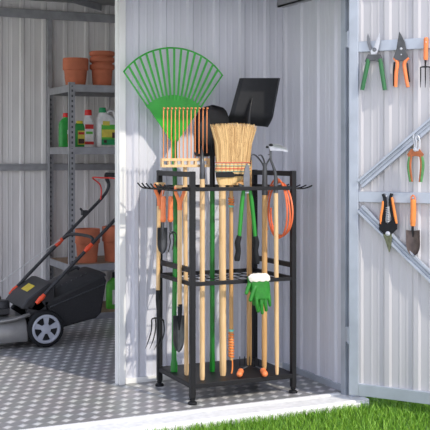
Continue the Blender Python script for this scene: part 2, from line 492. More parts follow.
# ------------------------------------------------------------------ the tool rack
RX0, RX1, RY0, RY1 = 1.855, 2.387, 4.225, 4.632
SH = 0.094                        # top of the bottom shelf
PW = 0.0245
rack = thing('tool_rack', 'black steel garden tool rack full of long handled tools, before the pale wall', 'tool rack', ((RX0 + RX1) / 2, (RY0 + RY1) / 2, 0))
ZT = 1.074
for x in (RX0, RX1):
    for y in (RY0, RY1):
        bm = NB(); box(bm, (x - PW / 2, y - PW / 2, 0.028), (x + PW / 2, y + PW / 2, ZT))
        leg = emit('leg', bm, 'black', rack, bev=0.002)
        bm = NB(); lathe(bm, (x, y, 0), (0, 0, 1), [(0, 0), (0, .021), (.006, .022), (.012, .018), (.014, .009), (.03, .008), (.03, 0)], 20)
        lathe(bm, (x, y, .018), (0, 0, 1), [(0, 0), (0, .014), (.007, .014), (.007, 0)], 6)
        emit('foot', bm, 'rubber', leg)
h2 = PW / 2
for x in (RX0, RX1):
    bm = NB(); box(bm, (x - .0125, RY0 + h2, ZT - .026), (x + .0125, RY1 - h2, ZT - .002)); emit('top_handle', bm, 'black', rack, bev=.002)
    bm = NB(); box(bm, (x - .0125, RY0 + h2, .606), (x + .0125, RY1 - h2, .628)); emit('side_brace', bm, 'black', rack, bev=.002)
Z_TOP, Z_MID = 1.0, 0.562
def grid_tier(z):
    bm = NB()
    for y in (RY0, RY1): box(bm, (RX0 + h2, y - .009, z - .018), (RX1 - h2, y + .009, z))
    for x in (RX0, RX1): box(bm, (x - .009, RY0 + h2, z - .018), (x + .009, RY1 - h2, z))
    t = emit('tier_frame', bm, 'black', rack, bev=.0015)
    bm = NB()
    for x in [RX0 + (RX1 - RX0) * k / 9 for k in range(1, 9)]:
        tube(bm, [(x, RY0, z - .012), (x, RY1, z - .012)], .0025, 6)
    for y in [RY0 + (RY1 - RY0) * k / 4 for k in range(1, 4)]:
        tube(bm, [(RX0, y, z - .015), (RX1, y, z - .015)], .0025, 6)
    emit('wire_grid', bm, 'black', t)
grid_tier(Z_TOP); grid_tier(Z_MID)
bm = NB(); box(bm, (RX0 - h2 + .004, RY0 - h2 + .002, SH - .022), (RX1 + h2 - .004, RY1 + h2 - .002, SH)); emit('bottom_shelf', bm, 'black', rack, bev=.002)
# side hooks
hy = [RY0 + (RY1 - RY0) * (k + .5) / 7 for k in range(7)]
for sgn, xb in ((-1, RX0), (1, RX1)):
    bm = NB(); box(bm, (xb + sgn * .0095 - .004, RY0, Z_TOP - .016), (xb + sgn * .0095 + .004, RY1, Z_TOP - .002)); hb = emit('hook_bar', bm, 'black', rack)
    for y in hy:
        bm = NB()
        x0 = xb + sgn * .01
        ln = .112 if sgn < 0 else .108
        up = .020 if sgn < 0 else .006
        tube(bm, [(x0, y, Z_TOP - .012), (x0 + sgn * ln * .55, y, Z_TOP - .014), (x0 + sgn * ln * .85, y, Z_TOP - .008), (x0 + sgn * ln * 1.05, y, Z_TOP - .006 + up)], .0036, 8, 5)
        emit('hook', bm, 'black', hb)

# ------------------------------------------------------------------ long handled tools in the rack
def foot(px, py): return G(px, py, SH + .001)
def pole(root, name, mat, a, b, r, r0=None, sm=0):
    a, b = V(a), V(b); d = (b - a)
    r0 = r if r0 is None else r0
    bm = NB(); tube(bm, [a, a + d * .02, a + d * .12, b], [r0 * .8, r0, r, r], 14)
    return emit(name, bm, mat, root)

# green leaf rake
f0 = foot(174, 371.5)
YR = f0.y
r = thing('leaf_rake', 'green fan shaped leaf rake standing highest in the rack, head up', 'rake', f0)
YF = 4.655                                     # the fan leans back near the wall
neck = W(174.4, 152, 4.615)
bm = NB(); tube(bm, [f0, f0 + V((0, 0, .035)), f0 + V((0, 0, .06)), W(174.2, 320, YR), W(175.6, 215, 4.60), neck], [.0165, .017, .012, .0115, .0115, .0115], 14)
emit('handle', bm, 'green_dk', r)
C0 = W(174, 146, YF)
Rr = (W(174, 48, YF) - W(174, 146, YF)).length
def fan(ang, rad, dy=0.0):
    return C0 + V((math.sin(ang) * rad, -dy, math.cos(ang) * rad))
HA = math.radians(36.3)
def rim_r(a): return Rr * (1 - .085 * (a / HA) ** 2)
bm = NB()
gr = []
for i in range(13):
    t = i / 12
    gr.append([fan(HA * (2 * j / 16 - 1) * 1.0, Rr * (.02 + .5 * t) * (1 - .03 * (2 * j / 16 - 1) ** 2), -.006 * math.cos((2 * j / 16 - 1) * 1.5)) for j in range(17)])
sheet(bm, gr, (0, -.0075, 0))
emit('fan_plate', bm, 'green', r)
bm = NB(); tube(bm, [neck + V((-.001, -.010, -.07)), neck + V((-.006, -.012, .02)), fan(0, Rr * .1, .012), fan(0, Rr * .36, .004)], [.0135, .0145, .013, .004], 12, 4); emit('socket', bm, 'green', r)
NT = 17
for k in range(NT):
    a = HA * (2 * k / (NT - 1) - 1)
    if k in (0, NT - 1): w0, w1 = .004, .0035
    else: w0, w1 = .0046, .0052
    bm = NB()
    t0, t1 = fan(a, Rr * .47), fan(a, rim_r(a))
    s = V((math.cos(a), 0, -math.sin(a)))
    m = t0.lerp(t1, .6)
    prism(bm, [t0 - s * w0, m - s * w1, t1 - s * w1, t1 + s * w1, m + s * w1, t0 + s * w0], (0, -.005, 0))
    emit('tine', bm, 'green', r)
bm = NB()
tube(bm, [fan(HA * (2 * k / 40 - 1) * 1.012, rim_r(HA * (2 * k / 40 - 1)), .0025) for k in range(41)], .0042, 8); emit('rim', bm, 'green', r)

# wooden head rake with copper tines
f0 = foot(186.5, 375); Y = f0.y
r = thing('bow_rake', 'wooden headed rake with a row of orange wire tines pointing up', 'rake', f0)
pole(r, 'handle', 'wood', f0, W(185, 166, Y), .0105, .011)
bm = NB()
ya = Y - .016
xa, xb = W(161, 160, ya).x, W(209, 160, ya).x
zt, zb = W(185, 158.3, ya).z, W(185, 167.3, ya).z
hh = (zt - zb)
box(bm, (xa, ya - .012, zb), (xb, ya + .010, zb + hh * .3)); box(bm, (xa, ya - .012, zt - hh * .3), (xb, ya + .010, zt))
for k in range(8):
    x = xa + (xb - xa - .010) * k / 7
    box(bm, (x, ya - .010, zb + hh * .28), (x + .011, ya + .009, zt - hh * .28))
emit('rake_head', bm, 'wood', r, bev=.001)
for k in range(12):
    bm = NB(); px = 163.5 + k * 3.95
    tube(bm, [W(px, 160, ya), W(px, 112, ya), W(px + .4, 109.4, ya - .006), W(px + 1.2, 108.2, ya - .025)], .0028, 8, 3); emit('tine', bm, 'tine', r)

# narrow shovel: its socket passes before the rake head, its blade leans back behind the rake tines
f0 = foot(202.3, 380); Y = f0.y
yh = ya - .032
r = thing('trench_shovel', 'narrow black shovel with grey socket and wooden handle, left of the straw broom', 'shovel', f0)
pole(r, 'handle', 'wood', f0, W(202.3, 174, yh), .012, .012)
bm = NB(); tube(bm, [W(202.3, 179, yh - .001), W(202.3, 166, yh), W(202, 157, yh + .012), W(201.8, 146, yh + .045)], [.0135, .012, .009, .003], 12); emit('socket', bm, 'blade_grey', r)
bm = NB(); gr = []
for i in range(17):
    t = i / 16; row = []
    w = 8.4 * (min(1, .72 + t * 4) if t < .6 else max(.02, 1 - ((t - .6) / .4) ** 2.2) ** .5)
    for j in range(11):
        q = 2 * j / 10 - 1
        yy = yh + .018 + .045 * min(1, t / .25) + .03 * t
        p = W(201.6 + q * w, 156.5 - t * 45.5, yy); p.y += .010 * (1 - q * q) - .010; row.append(p)
    gr.append(row)
sheet(bm, gr, (0, .003, 0)); emit('shovel_blade', bm, 'blade', r)

# round shovel with green handle
f0 = foot(212.3, 371.5); Y = f0.y
r = thing('round_shovel', 'black round point shovel with green handle, half behind the broom', 'shovel', f0)
pole(r, 'handle', 'green_dk', f0, W(212.3, 180, Y), .0118, .0135)
bm = NB(); tube(bm, [W(212.3, 187, Y), W(212.3, 158, Y), W(211.5, 140, Y + .012), W(211, 125, Y + .018)], [.0135, .0125, .011, .005], 12); emit('socket', bm, 'blade', r)
bm = NB()
ppm = FPX / ray(210, 130).y / Y * 1.0
gr = []
def shovel_half(t):      # half-width in px over t = 0 (shoulder) .. 1 (tip)
    return 17.0 * (1.0 if t < .62 else max(.02, max(0, 1 - ((t - .62) / .38) ** 2.4) ** .42))
for i in range(19):
    t = i / 18; row = []
    for j in range(13):
        q = 2 * j / 12 - 1
        hw = shovel_half(t)
        p = W(210.5 + q * hw, 156 - t * 51.0, Y + .02)
        p.y += .024 * (1 - q * q) - .012 - .035 * max(0, t - .3) ** 2
        row.append(p)
    gr.append(row)
sheet(bm, gr, (0, .0035, 0)); emit('shovel_blade', bm, 'blade', r)

# square shovel
f0 = foot(249.2, 365); Y = f0.y
r = thing('square_shovel', 'large black square mouth shovel standing above the broom, blade up', 'shovel', f0)
pole(r, 'handle', 'wood_dark', f0, W(249.3, 160, Y - .01), .013, .0125)
bm = NB(); tube(bm, [W(249.3, 166, Y - .01), W(248.6, 140, Y - .02), W(248.8, 122, Y - .028), W(250.2, 108, Y - .022), W(252.2, 98, Y - .012)], [.0125, .011, .009, .007, .003], 12, 3); emit('socket', bm, 'blade', r)
bm = NB(); gr = []
for i in range(15):
    t = i / 14; row = []
    for j in range(15):
        q = j / 14
        L = V((229.0 + (241 - 229.0) * t, 122.5 + (78 - 122.5) * t, 0)); R = V((272.5 + (281.5 - 272.5) * t, 127 + (78 - 127) * t, 0))
        p = L.lerp(R, q)
        lip = .014 * (max(0, abs(2 * q - 1) - .86) / .14) ** 1.3
        base = .045 * max(0, (.22 - t) / .22) ** 1.5
        w = W(p.x, p.y, Y + .0)
        w.y += lip + base * .8
        row.append(w)
    gr.append(row)
sheet(bm, gr, (0, .003, 0)); emit('shovel_blade', bm, 'blade', r)
# straw broom, head up
f0 = foot(223, 375.5); Y = f0.y
r = thing('straw_broom', 'straw corn broom with wooden handle standing head up at the rack centre', 'broom', f0)
pole(r, 'handle', 'wood', f0, W(222.3, 170, Y), .0165, .0155)
bm = NB()
TK = .022
gr = []
def broom_x(t):           # px edges over t 0 (band top) .. 1 (tips)
    l = 216.4 - 4.2 * t ** 3; rr = 248.6 + 4.2 * t ** 3
    return l, rr
n = 11
loops = []
for i in range(n):
    t = i / (n - 1); l, rr = broom_x(t); py = 163 - 33 * t
    c = W((l + rr) / 2, py, Y); hw = (W(rr, py, Y) - W(l, py, Y)).length / 2
    ring = []
    for k in range(28):
        a = 2 * PI * k / 28
        ca, sa = math.cos(a), math.sin(a)
        ring.append(bm.verts.new(c + V((hw * math.copysign(abs(ca) ** .7, ca), TK * (1 + .3 * t) * math.copysign(abs(sa) ** .7, sa), rg.uniform(-.004, .004) if i == n - 1 else 0))))
    loops.append(ring)
for A, B in zip(loops[:-1], loops[1:]):
    for k in range(28): bm.faces.new((A[k], A[(k + 1) % 28], B[(k + 1) % 28], B[k]))
bm.faces.new(loops[0][::-1]); bm.faces.new(loops[-1])
for k in range(900):
    q = rg.uniform(-1, 1); dy = rg.uniform(-1, 1)
    if k < 420: dy = -1.0
    l, rr = broom_x(0); l1, r1 = broom_x(1)
    a = W(l + (rr - l) * (q + 1) / 2, 163, Y); b = W(l1 + (r1 - l1) * (q * 1.03 + 1) / 2 + rg.uniform(-1.4, 1.4), rg.uniform(122.6, 129.5) + 1.2 * abs(q), Y)
    a.y += dy * TK * 1.02 * (1 - .5 * q ** 4); b.y += dy * TK * 1.34 * (1 - .3 * q ** 4)
    m = a.lerp(b, .55) + V((rg.uniform(-.0015, .0015) - .010 * q, dy * .002, 0))
    tube(bm, [a, m, b], [.0013, .0012, .0009], 3)
emit('bristles', bm, 'bristle', r)
bm = NB(); loops = []
for (py, l, rr, tk) in ((163.5, 216.2, 249.3, TK), (170, 215.6, 250.6, TK * .95), (178, 216.5, 245, TK * .9), (185, 218.5, 232, TK * .85)):
    c = W((l + rr) / 2, py, Y); hw = (W(rr, py, Y) - W(l, py, Y)).length / 2
    loops.append([bm.verts.new(c + V((hw * math.copysign(abs(math.cos(2 * PI * k / 24)) ** .7, math.cos(2 * PI * k / 24)), tk * math.copysign(abs(math.sin(2 * PI * k / 24)) ** .7, math.sin(2 * PI * k / 24)), 0))) for k in range(24)])
for A, B in zip(loops[:-1], loops[1:]):
    for k in range(24): bm.faces.new((A[k], A[(k + 1) % 24], B[(k + 1) % 24], B[k]))
bm.faces.new(loops[0][::-1]); bm.faces.new(loops[-1])
band = emit('binding', bm, 'straw', r)
for py, mt in ((162.6, 'thread_red'), (165.8, 'thread_teal'), (168.6, 'thread_red'), (171.5, 'thread_teal')):
    bm = NB(); l, rr = W(215.6, py, Y), W(250.0, py, Y)
    c = (l + rr) / 2; hw = (rr - l).length / 2
    tube(bm, [c + V((hw * math.copysign(abs(math.cos(2 * PI * k / 30)) ** .7, math.cos(2 * PI * k / 30)), (TK + .001) * math.copysign(abs(math.sin(2 * PI * k / 30)) ** .7, math.sin(2 * PI * k / 30)), 0)) for k in range(30)], .0022, 6, closed=True)
    emit('stitching', bm, mt, band)
bm = NB()
for px in range(218, 250, 4):
    tube(bm, [W(px, 163, Y - TK - .002), W(px, 172, Y - TK - .002)], .0011, 5)
emit('stitching', bm, 'thread_red', band)
bm = NB()
yb = Y - TK - .006
prism(bm, [W(216, 172.4, yb), W(232, 171.8, yb), W(235, 173.8, yb), W(250, 174.6, yb), W(250, 175.8, yb), W(236, 176.2, yb), W(233, 177.2, yb), W(216.5, 177.6, yb)], (0, .006, 0))
emit('clip', bm, 'rubber', r, bev=.001, label='black clip across the front')

# dustpan brush hung up on a wrist cord (thin wooden pole with orange wraps)
f0 = foot(231.2, 376); Y = 4.50
f0 = W(231, 376, 4.33)
r = thing('wooden_weeder', 'thin wooden handled weeder with orange string wraps right of the broom handle', 'weeder', W(231.2, 360, 4.36))
Y = 4.36
bm = NB(); tube(bm, [W(231.2, 360, Y), W(231.2, 340, Y), W(231.2, 188, Y)], [.009, .0105, .0095], 12); emit('handle', bm, 'wood_dark', r)
def wrap(py0, py1, n):
    bm = NB(); a, b = W(231.2, py0, Y), W(231.2, py1, Y); pts = []
    for k in range(n * 10 + 1):
        t = k / (n * 10); p = a.lerp(b, t); an = 2 * PI * n * t
        pts.append(p + V((math.cos(an), math.sin(an), 0)) * .0118)
    tube(bm, pts, .0042, 6); emit('string_wrap', bm, 'orange_lt', r)
wrap(332, 357, 9); wrap(197.5, 205, 3)
for py in (330.5, 206.5):
    bm = NB(); lathe(bm, W(231.2, py, Y) - V((0, 0, .004)), (0, 0, 1), [(0, .008), (0, .0125), (.010, .0125), (.010, .008)], 16); emit('ring', bm, 'teal', r)
bm = NB(); tube(bm, [W(231.3, 356, Y), W(232.4, 362, Y), W(232.2, 370, Y - .005), W(230.6, 375.5, Y - .012), W(228.6, 375.8, Y - .016)], [.004, .0035, .004, .0042, .003], 8, 5); emit('cord', bm, 'orange_lt', r)
bm = NB(); lathe(bm, W(231.2, 188.5, Y), (0, 0, 1), [(0, .0), (0, .009), (.004, .011), (.014, .010), (.022, .006), (.024, 0)], 14)
emit('pommel', bm, 'wood_dark', r)

# hand brush head behind the broom
Y = 4.47
bs = W(234, 188, Y)
r = thing('hand_brush', 'brown bristled hand brush lying on the top tier behind the broom neck', 'brush', V((bs.x, Y, Z_TOP)))
bm = NB(); p = V((bs.x, Y, Z_TOP + .004))
prism(bm, [p + V((-.03, -.015, -.004)), p + V((.05, -.015, -.004)), p + V((.055, -.015, .010)), p + V((-.03, -.015, .010))], (0, .03, 0)); emit('brush_back', bm, 'wood_dark', r, bev=.002)
bm = NB()
for k in range(240):
    q = p + V((rg.uniform(-.028, .05), rg.uniform(-.013, .013), .008)); tube(bm, [q, q + V((rg.uniform(-.006, .006), rg.uniform(-.004, .004), rg.uniform(.02, .03)))], .0011, 3)
emit('bristles', bm, 'wood_dark', r)

# loppers
Y = 4.258
r = thing('loppers', 'long green handled loppers hanging from the top tier, grips down', 'loppers', W(246.5, 190, Y))
def limb(pts, rad, name, mat, root, seg=10, sm=4, flat=1.0):
    bm = NB(); tube(bm, pts, rad, seg, sm, flat=flat); return emit(name, bm, mat, root)
limb([W(243.8, 189, Y), W(242, 203, Y), W(239.2, 238, Y)], [.0085, .0105, .0095], 'handle', 'lopper', r)
limb([W(249.6, 189, Y), W(251.8, 203, Y), W(255.4, 238, Y)], [.0085, .0105, .0095], 'handle', 'lopper', r)
limb([W(239.3, 236, Y), W(237.6, 243, Y), W(238.2, 251, Y), W(237.2, 258, Y), W(237, 261, Y)], [.0125, .014, .0125, .0145, .012], 'grip', 'rubber', r, 12)
limb([W(255.2, 236, Y), W(256.4, 243, Y), W(255.6, 251, Y), W(256.8, 260, Y), W(257, 264, Y)], [.0125, .014, .0125, .0145, .012], 'grip', 'rubber', r, 12)
bm = NB(); yb = Y - .004
prism(bm, [W(243.0, 192, yb), W(244.0, 185, yb), W(243.6, 177, yb), W(245.0, 168, yb), W(247.2, 163, yb), W(249.4, 166, yb), W(250, 176, yb), W(249.6, 184, yb), W(251, 192, yb)], (0, .006, 0)); emit('cutting_blade', bm, 'dull', r, bev=.001)
bm = NB(); prism(bm, [W(243, 191, Y + .004), W(239.5, 187, Y + .004), W(238.5, 183, Y + .004), W(242, 184.5, Y + .004), W(250, 189, Y + .004), W(250, 192, Y + .004)], (0, .006, 0)); emit('counter_blade', bm, 'blade_grey', r, bev=.001)
bm = NB(); lathe(bm, W(246.8, 188.5, yb), (0, -1, 0), [(0, .007), (.004, .007), (.006, .004), (.006, 0)], 12); bar(bm, W(243.5, 192.6, Y), W(250, 192.6, Y), .008, .006); emit('pivot_bolt', bm, 'steel', r)

# three prong cultivator
f0 = foot(264.3, 369); Y = f0.y
r = thing('cultivator', 'three pronged black cultivator with wooden handle, prongs curling above the rack', 'cultivator', f0)
pole(r, 'handle', 'wood_dark', f0, W(264.8, 188, Y), .0135, .012)
bm = NB(); tube(bm, [W(264.8, 195, Y), W(264.8, 172, Y), W(264.6, 163, Y)], [.0150, .012, .008], 12); emit('socket', bm, 'blade_grey', r)
limb([W(264.4, 170, Y), W(262.6, 164, Y), W(258, 157.5, Y - .01), W(254, 154.6, Y - .03), W(251.8, 155.2, Y - .055)], [.005, .0042, .004, .0035, .002], 'prong', 'blade_grey', r, 8)
limb([W(264.6, 170, Y), W(264.4, 162, Y), W(261.5, 155.5, Y - .02), W(258.5, 155.5, Y - .05)], [.005, .0042, .0038, .002], 'prong', 'blade_grey', r, 8)
limb([W(265, 170, Y), W(267, 163, Y), W(270.5, 157.5, Y - .01), W(270.8, 154.6, Y - .03), W(268, 154.8, Y - .055)], [.005, .0042, .004, .0035, .002], 'prong', 'blade_grey', r, 8)

# hoe
f0 = foot(277, 374.5); Y = f0.y
r = thing('draw_hoe', 'draw hoe with flat bright steel head on a curved black neck, right in the rack', 'hoe', f0)
pole(r, 'handle', 'wood', f0, W(275.8, 188, Y), .0110, .0088)
bm = NB(); tube(bm, [W(275.8, 193, Y), W(275.6, 176, Y), W(273.5, 167, Y), W(271, 160, Y), W(270.6, 150, Y), W(271.4, 145.5, Y)], [.012, .0085, .0065, .0058, .0055, .005], 10, 4); emit('neck', bm, 'blade_grey', r)
bm = NB()
a, b2 = W(266.5, 146.5, Y), W(270.5, 151.6, Y)
gr = []
for i in range(7):
    t = i / 6
    lp = W(268.5 + 2 * t, 144.6 + 6.2 * t, Y - .012); 
    rp = W(288.2 - 8.0 * (1 - t) ** 2, 145.0 + 7.2 * t, Y - .05)
    gr.append([lp.lerp(rp, j / 8) + V((0, 0, .004 * math.sin(PI * j / 8))) for j in range(9)])
sheet(bm, gr, (0, .003, .002)); emit('hoe_blade', bm, 'steel', r)
bm = NB(); ball(bm, W(271, 145, Y - .02), .0085, (1.4, 1, .8)); ball(bm, W(267.3, 147, Y - .015), .006, (1.4, 1, .9)); emit('blade_mount', bm, 'blade', r)

# orange hose coil on the right side
X = 2.352
p0 = PX(279, 209, X)
r_ = None
bm = NB(); pts = []
for k in range(3 * 40 + 1):
    t = k / 40; a = 2 * PI * t; L = int(t)
    ry = .108 - .012 * math.sin(t * 2.1); rz = .138 + .008 * math.sin(t * 1.7 + 1)
    ed = math.sin(a)
    pts.append(V((X + (t - 1.5) * .009, p0.y + ry * math.cos(a) * (1 - .12 * math.sin(a)), p0.z + .003 * math.sin(t * 3) + rz * math.sin(a))))
tube(bm, pts, .0046, 8); pe = pts[-1]
tube(bm, [pts[0], pts[0] + V((.0, .01, -.05)), pts[0] + V((0, -.01, -.11))], .0046, 8, 4)
o = emit('hose_coil', bm, 'hose', base=(X, p0.y, p0.z - .14)); tag(o, 'orange cable coil looped over the right end of the rack', 'hose coil')

# gloves over the middle rail
def glove(name, label, dy, dpx, Yg, cuff=True):
    base = W(259 + dpx, 280, Yg)
    r = thing(name, label, 'glove', base, 'pair of garden gloves on the rack')
    q = lambda px, py, o=0.0: W(px + dpx, py + dy, Yg + o)
    bm = NB()
    secs = ((278 if cuff else 284, 251.5, 267.5), (283, 251, 269.3), (288, 251.8, 270), (294, 252.8, 270.2), (298.5, 254, 270))
    loops = []
    for (py, l, rr) in secs:
        a, b = q(l, py), q(rr, py); c = (a + b) / 2; hw = (b - a).length / 2
        loops.append([bm.verts.new(c + V((hw * math.cos(2 * PI * k / 20), .016 * math.copysign(abs(math.sin(2 * PI * k / 20)) ** .8, math.sin(2 * PI * k / 20)), 0))) for k in range(20)])
    for A, B in zip(loops[:-1], loops[1:]):
        for k in range(20): bm.faces.new((A[k], A[(k + 1) % 20], B[(k + 1) % 20], B[k]))
    bm.faces.new(loops[0][::-1]); bm.faces.new(loops[-1])
    fr = .0098
    for a, b, c, rad in (((256.2, 294), (256.6, 303), (258.2, 311.0), fr), ((260.6, 294), (261.2, 304), (262.2, 312.8), fr), ((264.8, 294), (265.4, 303), (266.2, 310.0), fr), ((268.2, 291), (269.2, 299), (269.8, 305.2), fr * .92)):
        tube(bm, [q(*a), q(*b, -.006), q(*c, -.002)], [rad * 1.05, rad, rad * .82], 12, 4)
        ball(bm, q(*c, -.002), rad * .84)
    tube(bm, [q(256.5, 284), q(253.4, 291, -.008), q(250.4, 300, -.012)], [.0125, .0108, .009], 12, 4); ball(bm, q(250.4, 300, -.012), .0092)
    o = emit('glove_body', bm, 'glove', r)
    md = o.modifiers.new('remesh', 'REMESH'); md.mode = 'VOXEL'; md.voxel_size = .0022; md.use_smooth_shade = True
    ms = o.modifiers.new('smooth', 'SMOOTH'); ms.iterations = 3; ms.factor = .5
    if not cuff: return r
    bm = NB(); loops = []
    for (py, l, rr, d) in ((273.6, 253, 265, .008), (274.4, 250.5, 267.5, .016), (276.5, 248.4, 269.4, .022), (279.0, 248.8, 270.0, .022), (280.8, 250, 270.0, .020), (281.4, 252, 269, .014)):
        a, b = q(l, py), q(rr, py); c = (a + b) / 2; hw = (b - a).length / 2
        loops.append([bm.verts.new(c + V((hw * math.cos(2 * PI * k / 24), d * math.sin(2 * PI * k / 24), .0025 * math.sin(k * 2.3)))) for k in range(24)])
    for A, B in zip(loops[:-1], loops[1:]):
        for k in range(24): bm.faces.new((A[k], A[(k + 1) % 24], B[(k + 1) % 24], B[k]))
    bm.faces.new(loops[0][::-1]); bm.faces.new(loops[-1])
    emit('cuff', bm, 'glove_cuff', r)
    return r
glove('garden_glove', 'front green garden glove with white cuff, hanging fingers down over the middle rail', 0, 0, 4.178)
glove('garden_glove', 'rear green garden glove, mostly hidden behind the white cuffed one', -7, -4.0, 4.196, False)

# two hand cultivators lying on the bottom shelf
def lying(pa, pb, pn, tines, label):
    a, b, e = G(*pa, SH + .0155), G(*pb, SH + .0155), G(*pn, SH + .012)
    r = thing('hand_cultivator', label, 'hand cultivator', V((a.x, a.y, SH)), 'hand cultivators lying on the bottom shelf')
    d = (b - a).normalized()
    bm = NB(); lathe(bm, a - d * .012, d, [(h_ * 1.45, r_) for h_, r_ in ((0, 0), (.002, .008), (.006, .0125), (.012, .0150), (.020, .0145), (.028, .0085), (.036, .0085), (.046, .0150), (.058, .0145), (.070, .010), (.078, .006), (.082, 0))], 20)
    emit('handle', bm, 'orange', r)
    bm = NB(); tube(bm, [a + d * .09, a + d * .115, e], .0032, 8, 5); emit('neck', bm, 'dull', r)
    for tpx, tp0, tp1 in tines:
        bm = NB(); t1 = W(tpx, tp0, e.y + .012)
        tube(bm, [e, V((t1.x, e.y + .012, e.z)), V((t1.x, e.y + .012, e.z + .012)), t1], [.0034, .0034, .0034, .0022], 6); emit('tine', bm, 'blade', r)
lying((239.4, 374.5), (241.8, 369.0), (247.5, 366.4), ((239.8, 356.5, 363), (244.6, 356.5, 363), (249.8, 356.5, 363)), 'left of two orange handled hand cultivators lying on the bottom shelf')
lying((265, 374), (262, 369.2), (256.0, 366.6), ((252.8, 359, 363), (255.8, 358, 363), (258.8, 359, 363)), 'right of two orange handled hand cultivators lying on the bottom shelf')

# ------------------------------------------------------------------ tools on the left hooks
def dgrip(r, q, px, ytop, ybot, half):
    bm = NB(); a, b = q(px - half, ytop), q(px + half, ytop); tube(bm, [a, b], .0085, 12); emit('grip_bar', bm, 'wood', r)
    bm = NB()
    for s in (-1, 1): tube(bm, [q(px + s * (half - .6), ytop - .5), q(px + s * (half - .9), ytop + 6), q(px + s * 1.2, ytop + 13), q(px, ybot - 4)], [.0075, .0085, .009, .011], 10, 4)
    tube(bm, [q(px, ytop + 12), q(px, ybot)], [.0105, .0118], 12)
    emit('yoke', bm, 'orange', r)
# garden fork, short
Y = 4.56; q = lambda px, py, o=0.0: W(px, py, Y + o)
r = thing('hand_fork', 'short garden fork with D handle hung head down, leftmost on the rack hooks', 'garden fork', q(158, 187))
dgrip(r, q, 159.5, 184, 209, 5)
bm = NB(); tube(bm, [q(158.8, 206), q(158, 293)], .0098, 12); emit('handle', bm, 'wood', r)
bm = NB(); tube(bm, [q(158, 290), q(157.9, 300), q(158.4, 312), q(157.6, 318.5)], [.0105, .0112, .009, .0055], 12); emit('socket', bm, 'rubber', r)
bm = NB(); tube(bm, [q(151.6, 321), q(152.6, 318.6), q(158, 318.0), q(163, 320), q(163.8, 323)], .0038, 8, 4); emit('fork_shoulder', bm, 'blade', r)
for a, b, c, d in (((151.6, 320.5), (151.5, 329), (149, 339), (145.6, 348.5)), ((155.6, 318.6), (155.5, 329), (153.2, 340), (149.6, 349)), ((159.8, 318.6), (160, 329), (158.2, 341), (154, 350)), ((163.8, 322.5), (164.2, 331), (162.4, 339), (157.6, 348))):
    bm = NB(); tube(bm, [q(*a), q(*b), q(*c, -.01), q(*d, -.03)], [.0036, .0036, .0032, .001], 8, 4); emit('tine', bm, 'blade', r)
# trowel and cultivator, spade
def hang_loop(r, q, px, top, bot):
    bm = NB(); tube(bm, [q(px - .6, bot), q(px - 1.0, (top + bot) / 2), q(px, top), q(px + 1.0, (top + bot) / 2), q(px + .6, bot)], .0012, 6, 4); emit('hang_loop', bm, 'steel', r)
Yt = 4.445; qt = lambda px, py, o=0.0: W(px, py, Yt + o)
r = thing('hand_trowel', 'hand trowel with orange handle and dark pointed blade on the rack hooks', 'trowel', qt(163.2, 188))
hang_loop(r, qt, 163.4, 188.5, 198)
bm = NB(); tube(bm, [qt(163.4, 196.2), qt(163.4, 198), qt(163.3, 206), qt(163.2, 216), qt(163.2, 219.5), qt(163.2, 222)], [.009, .0115, .0118, .0125, .0142, .010], 14, 3); emit('handle', bm, 'orange', r)
bm = NB(); tube(bm, [qt(163, 221), qt(162.9, 230), qt(162.6, 240)], [.007, .006, .003], 10); emit('ferrule', bm, 'blade_grey', r)
def scoop(root, q, cx, top, bot, hw, mat, dep=.012, pw=.55, tip=.42, name='blade'):
    bm = NB(); gr = []
    for i in range(17):
        t = i / 16; row = []
        w = hw * (1.0 if t < 1 - tip else max(.03, (1 - ((t - (1 - tip)) / tip) ** 2) ** pw))
        for j in range(11):
            s = 2 * j / 10 - 1
            row.append(q(cx + s * w, top + (bot - top) * t, dep * (1 - s * s)))
        gr.append(row)
    sheet(bm, gr, (0, .0022, 0)); return emit(name, bm, mat, root)
scoop(r, qt, 162.4, 227.6, 254, 5.0, 'blade_grey', .016)
r = thing('hand_tiller', 'hand tiller with orange handle and curved black prongs, beside the hand trowel', 'hand cultivator', qt(171, 188))
hang_loop(r, qt, 170.6, 188.5, 198)
bm = NB(); tube(bm, [qt(170.6, 196.2), qt(170.6, 198), qt(170.5, 206), qt(170.4, 216), qt(170.4, 219.5), qt(170.4, 222)], [.009, .0115, .0118, .0125, .0142, .010], 14, 3); emit('handle', bm, 'orange', r)
bm = NB(); tube(bm, [qt(170.4, 221), qt(170.6, 233)], [.007, .005], 10); ball(bm, qt(170.4, 233), .007); emit('ferrule', bm, 'blade_grey', r)
for pts in (((170.4, 233), (169.6, 236), (170.2, 243), (168.4, 252)), ((170.6, 232.5), (173, 233.5), (173.6, 241), (172.2, 250)), ((170.8, 232), (175, 232.6), (176.8, 238), (176.2, 249))):
    limb([qt(*pts[0]), qt(*pts[1], -.01), qt(*pts[2], -.014), qt(*pts[3])], [.0035, .0035, .003, .0015], 'prong', 'blade', r, 8)
Ys = 4.325; qs = lambda px, py, o=0.0: W(px, py, Ys + o)
r = thing('hand_spade', 'short spade with D handle hung blade down, next to the front left rack post', 'spade', qs(179.6, 187))
dgrip(r, qs, 179.8, 187, 210, 4.8)
bm = NB(); tube(bm, [qs(179.7, 207), qs(179.6, 306)], .0108, 12); emit('handle', bm, 'wood', r)
bm = NB(); tube(bm, [qs(179.8, 304), qs(179.9, 312), qs(179.6, 318), qs(179.2, 330)], [.0118, .011, .009, .003], 12); emit('socket', bm, 'rubber', r)
scoop(r, qs, 178.7, 315.5, 352.5, 5.7, 'blade_grey', .014, .6, .4)

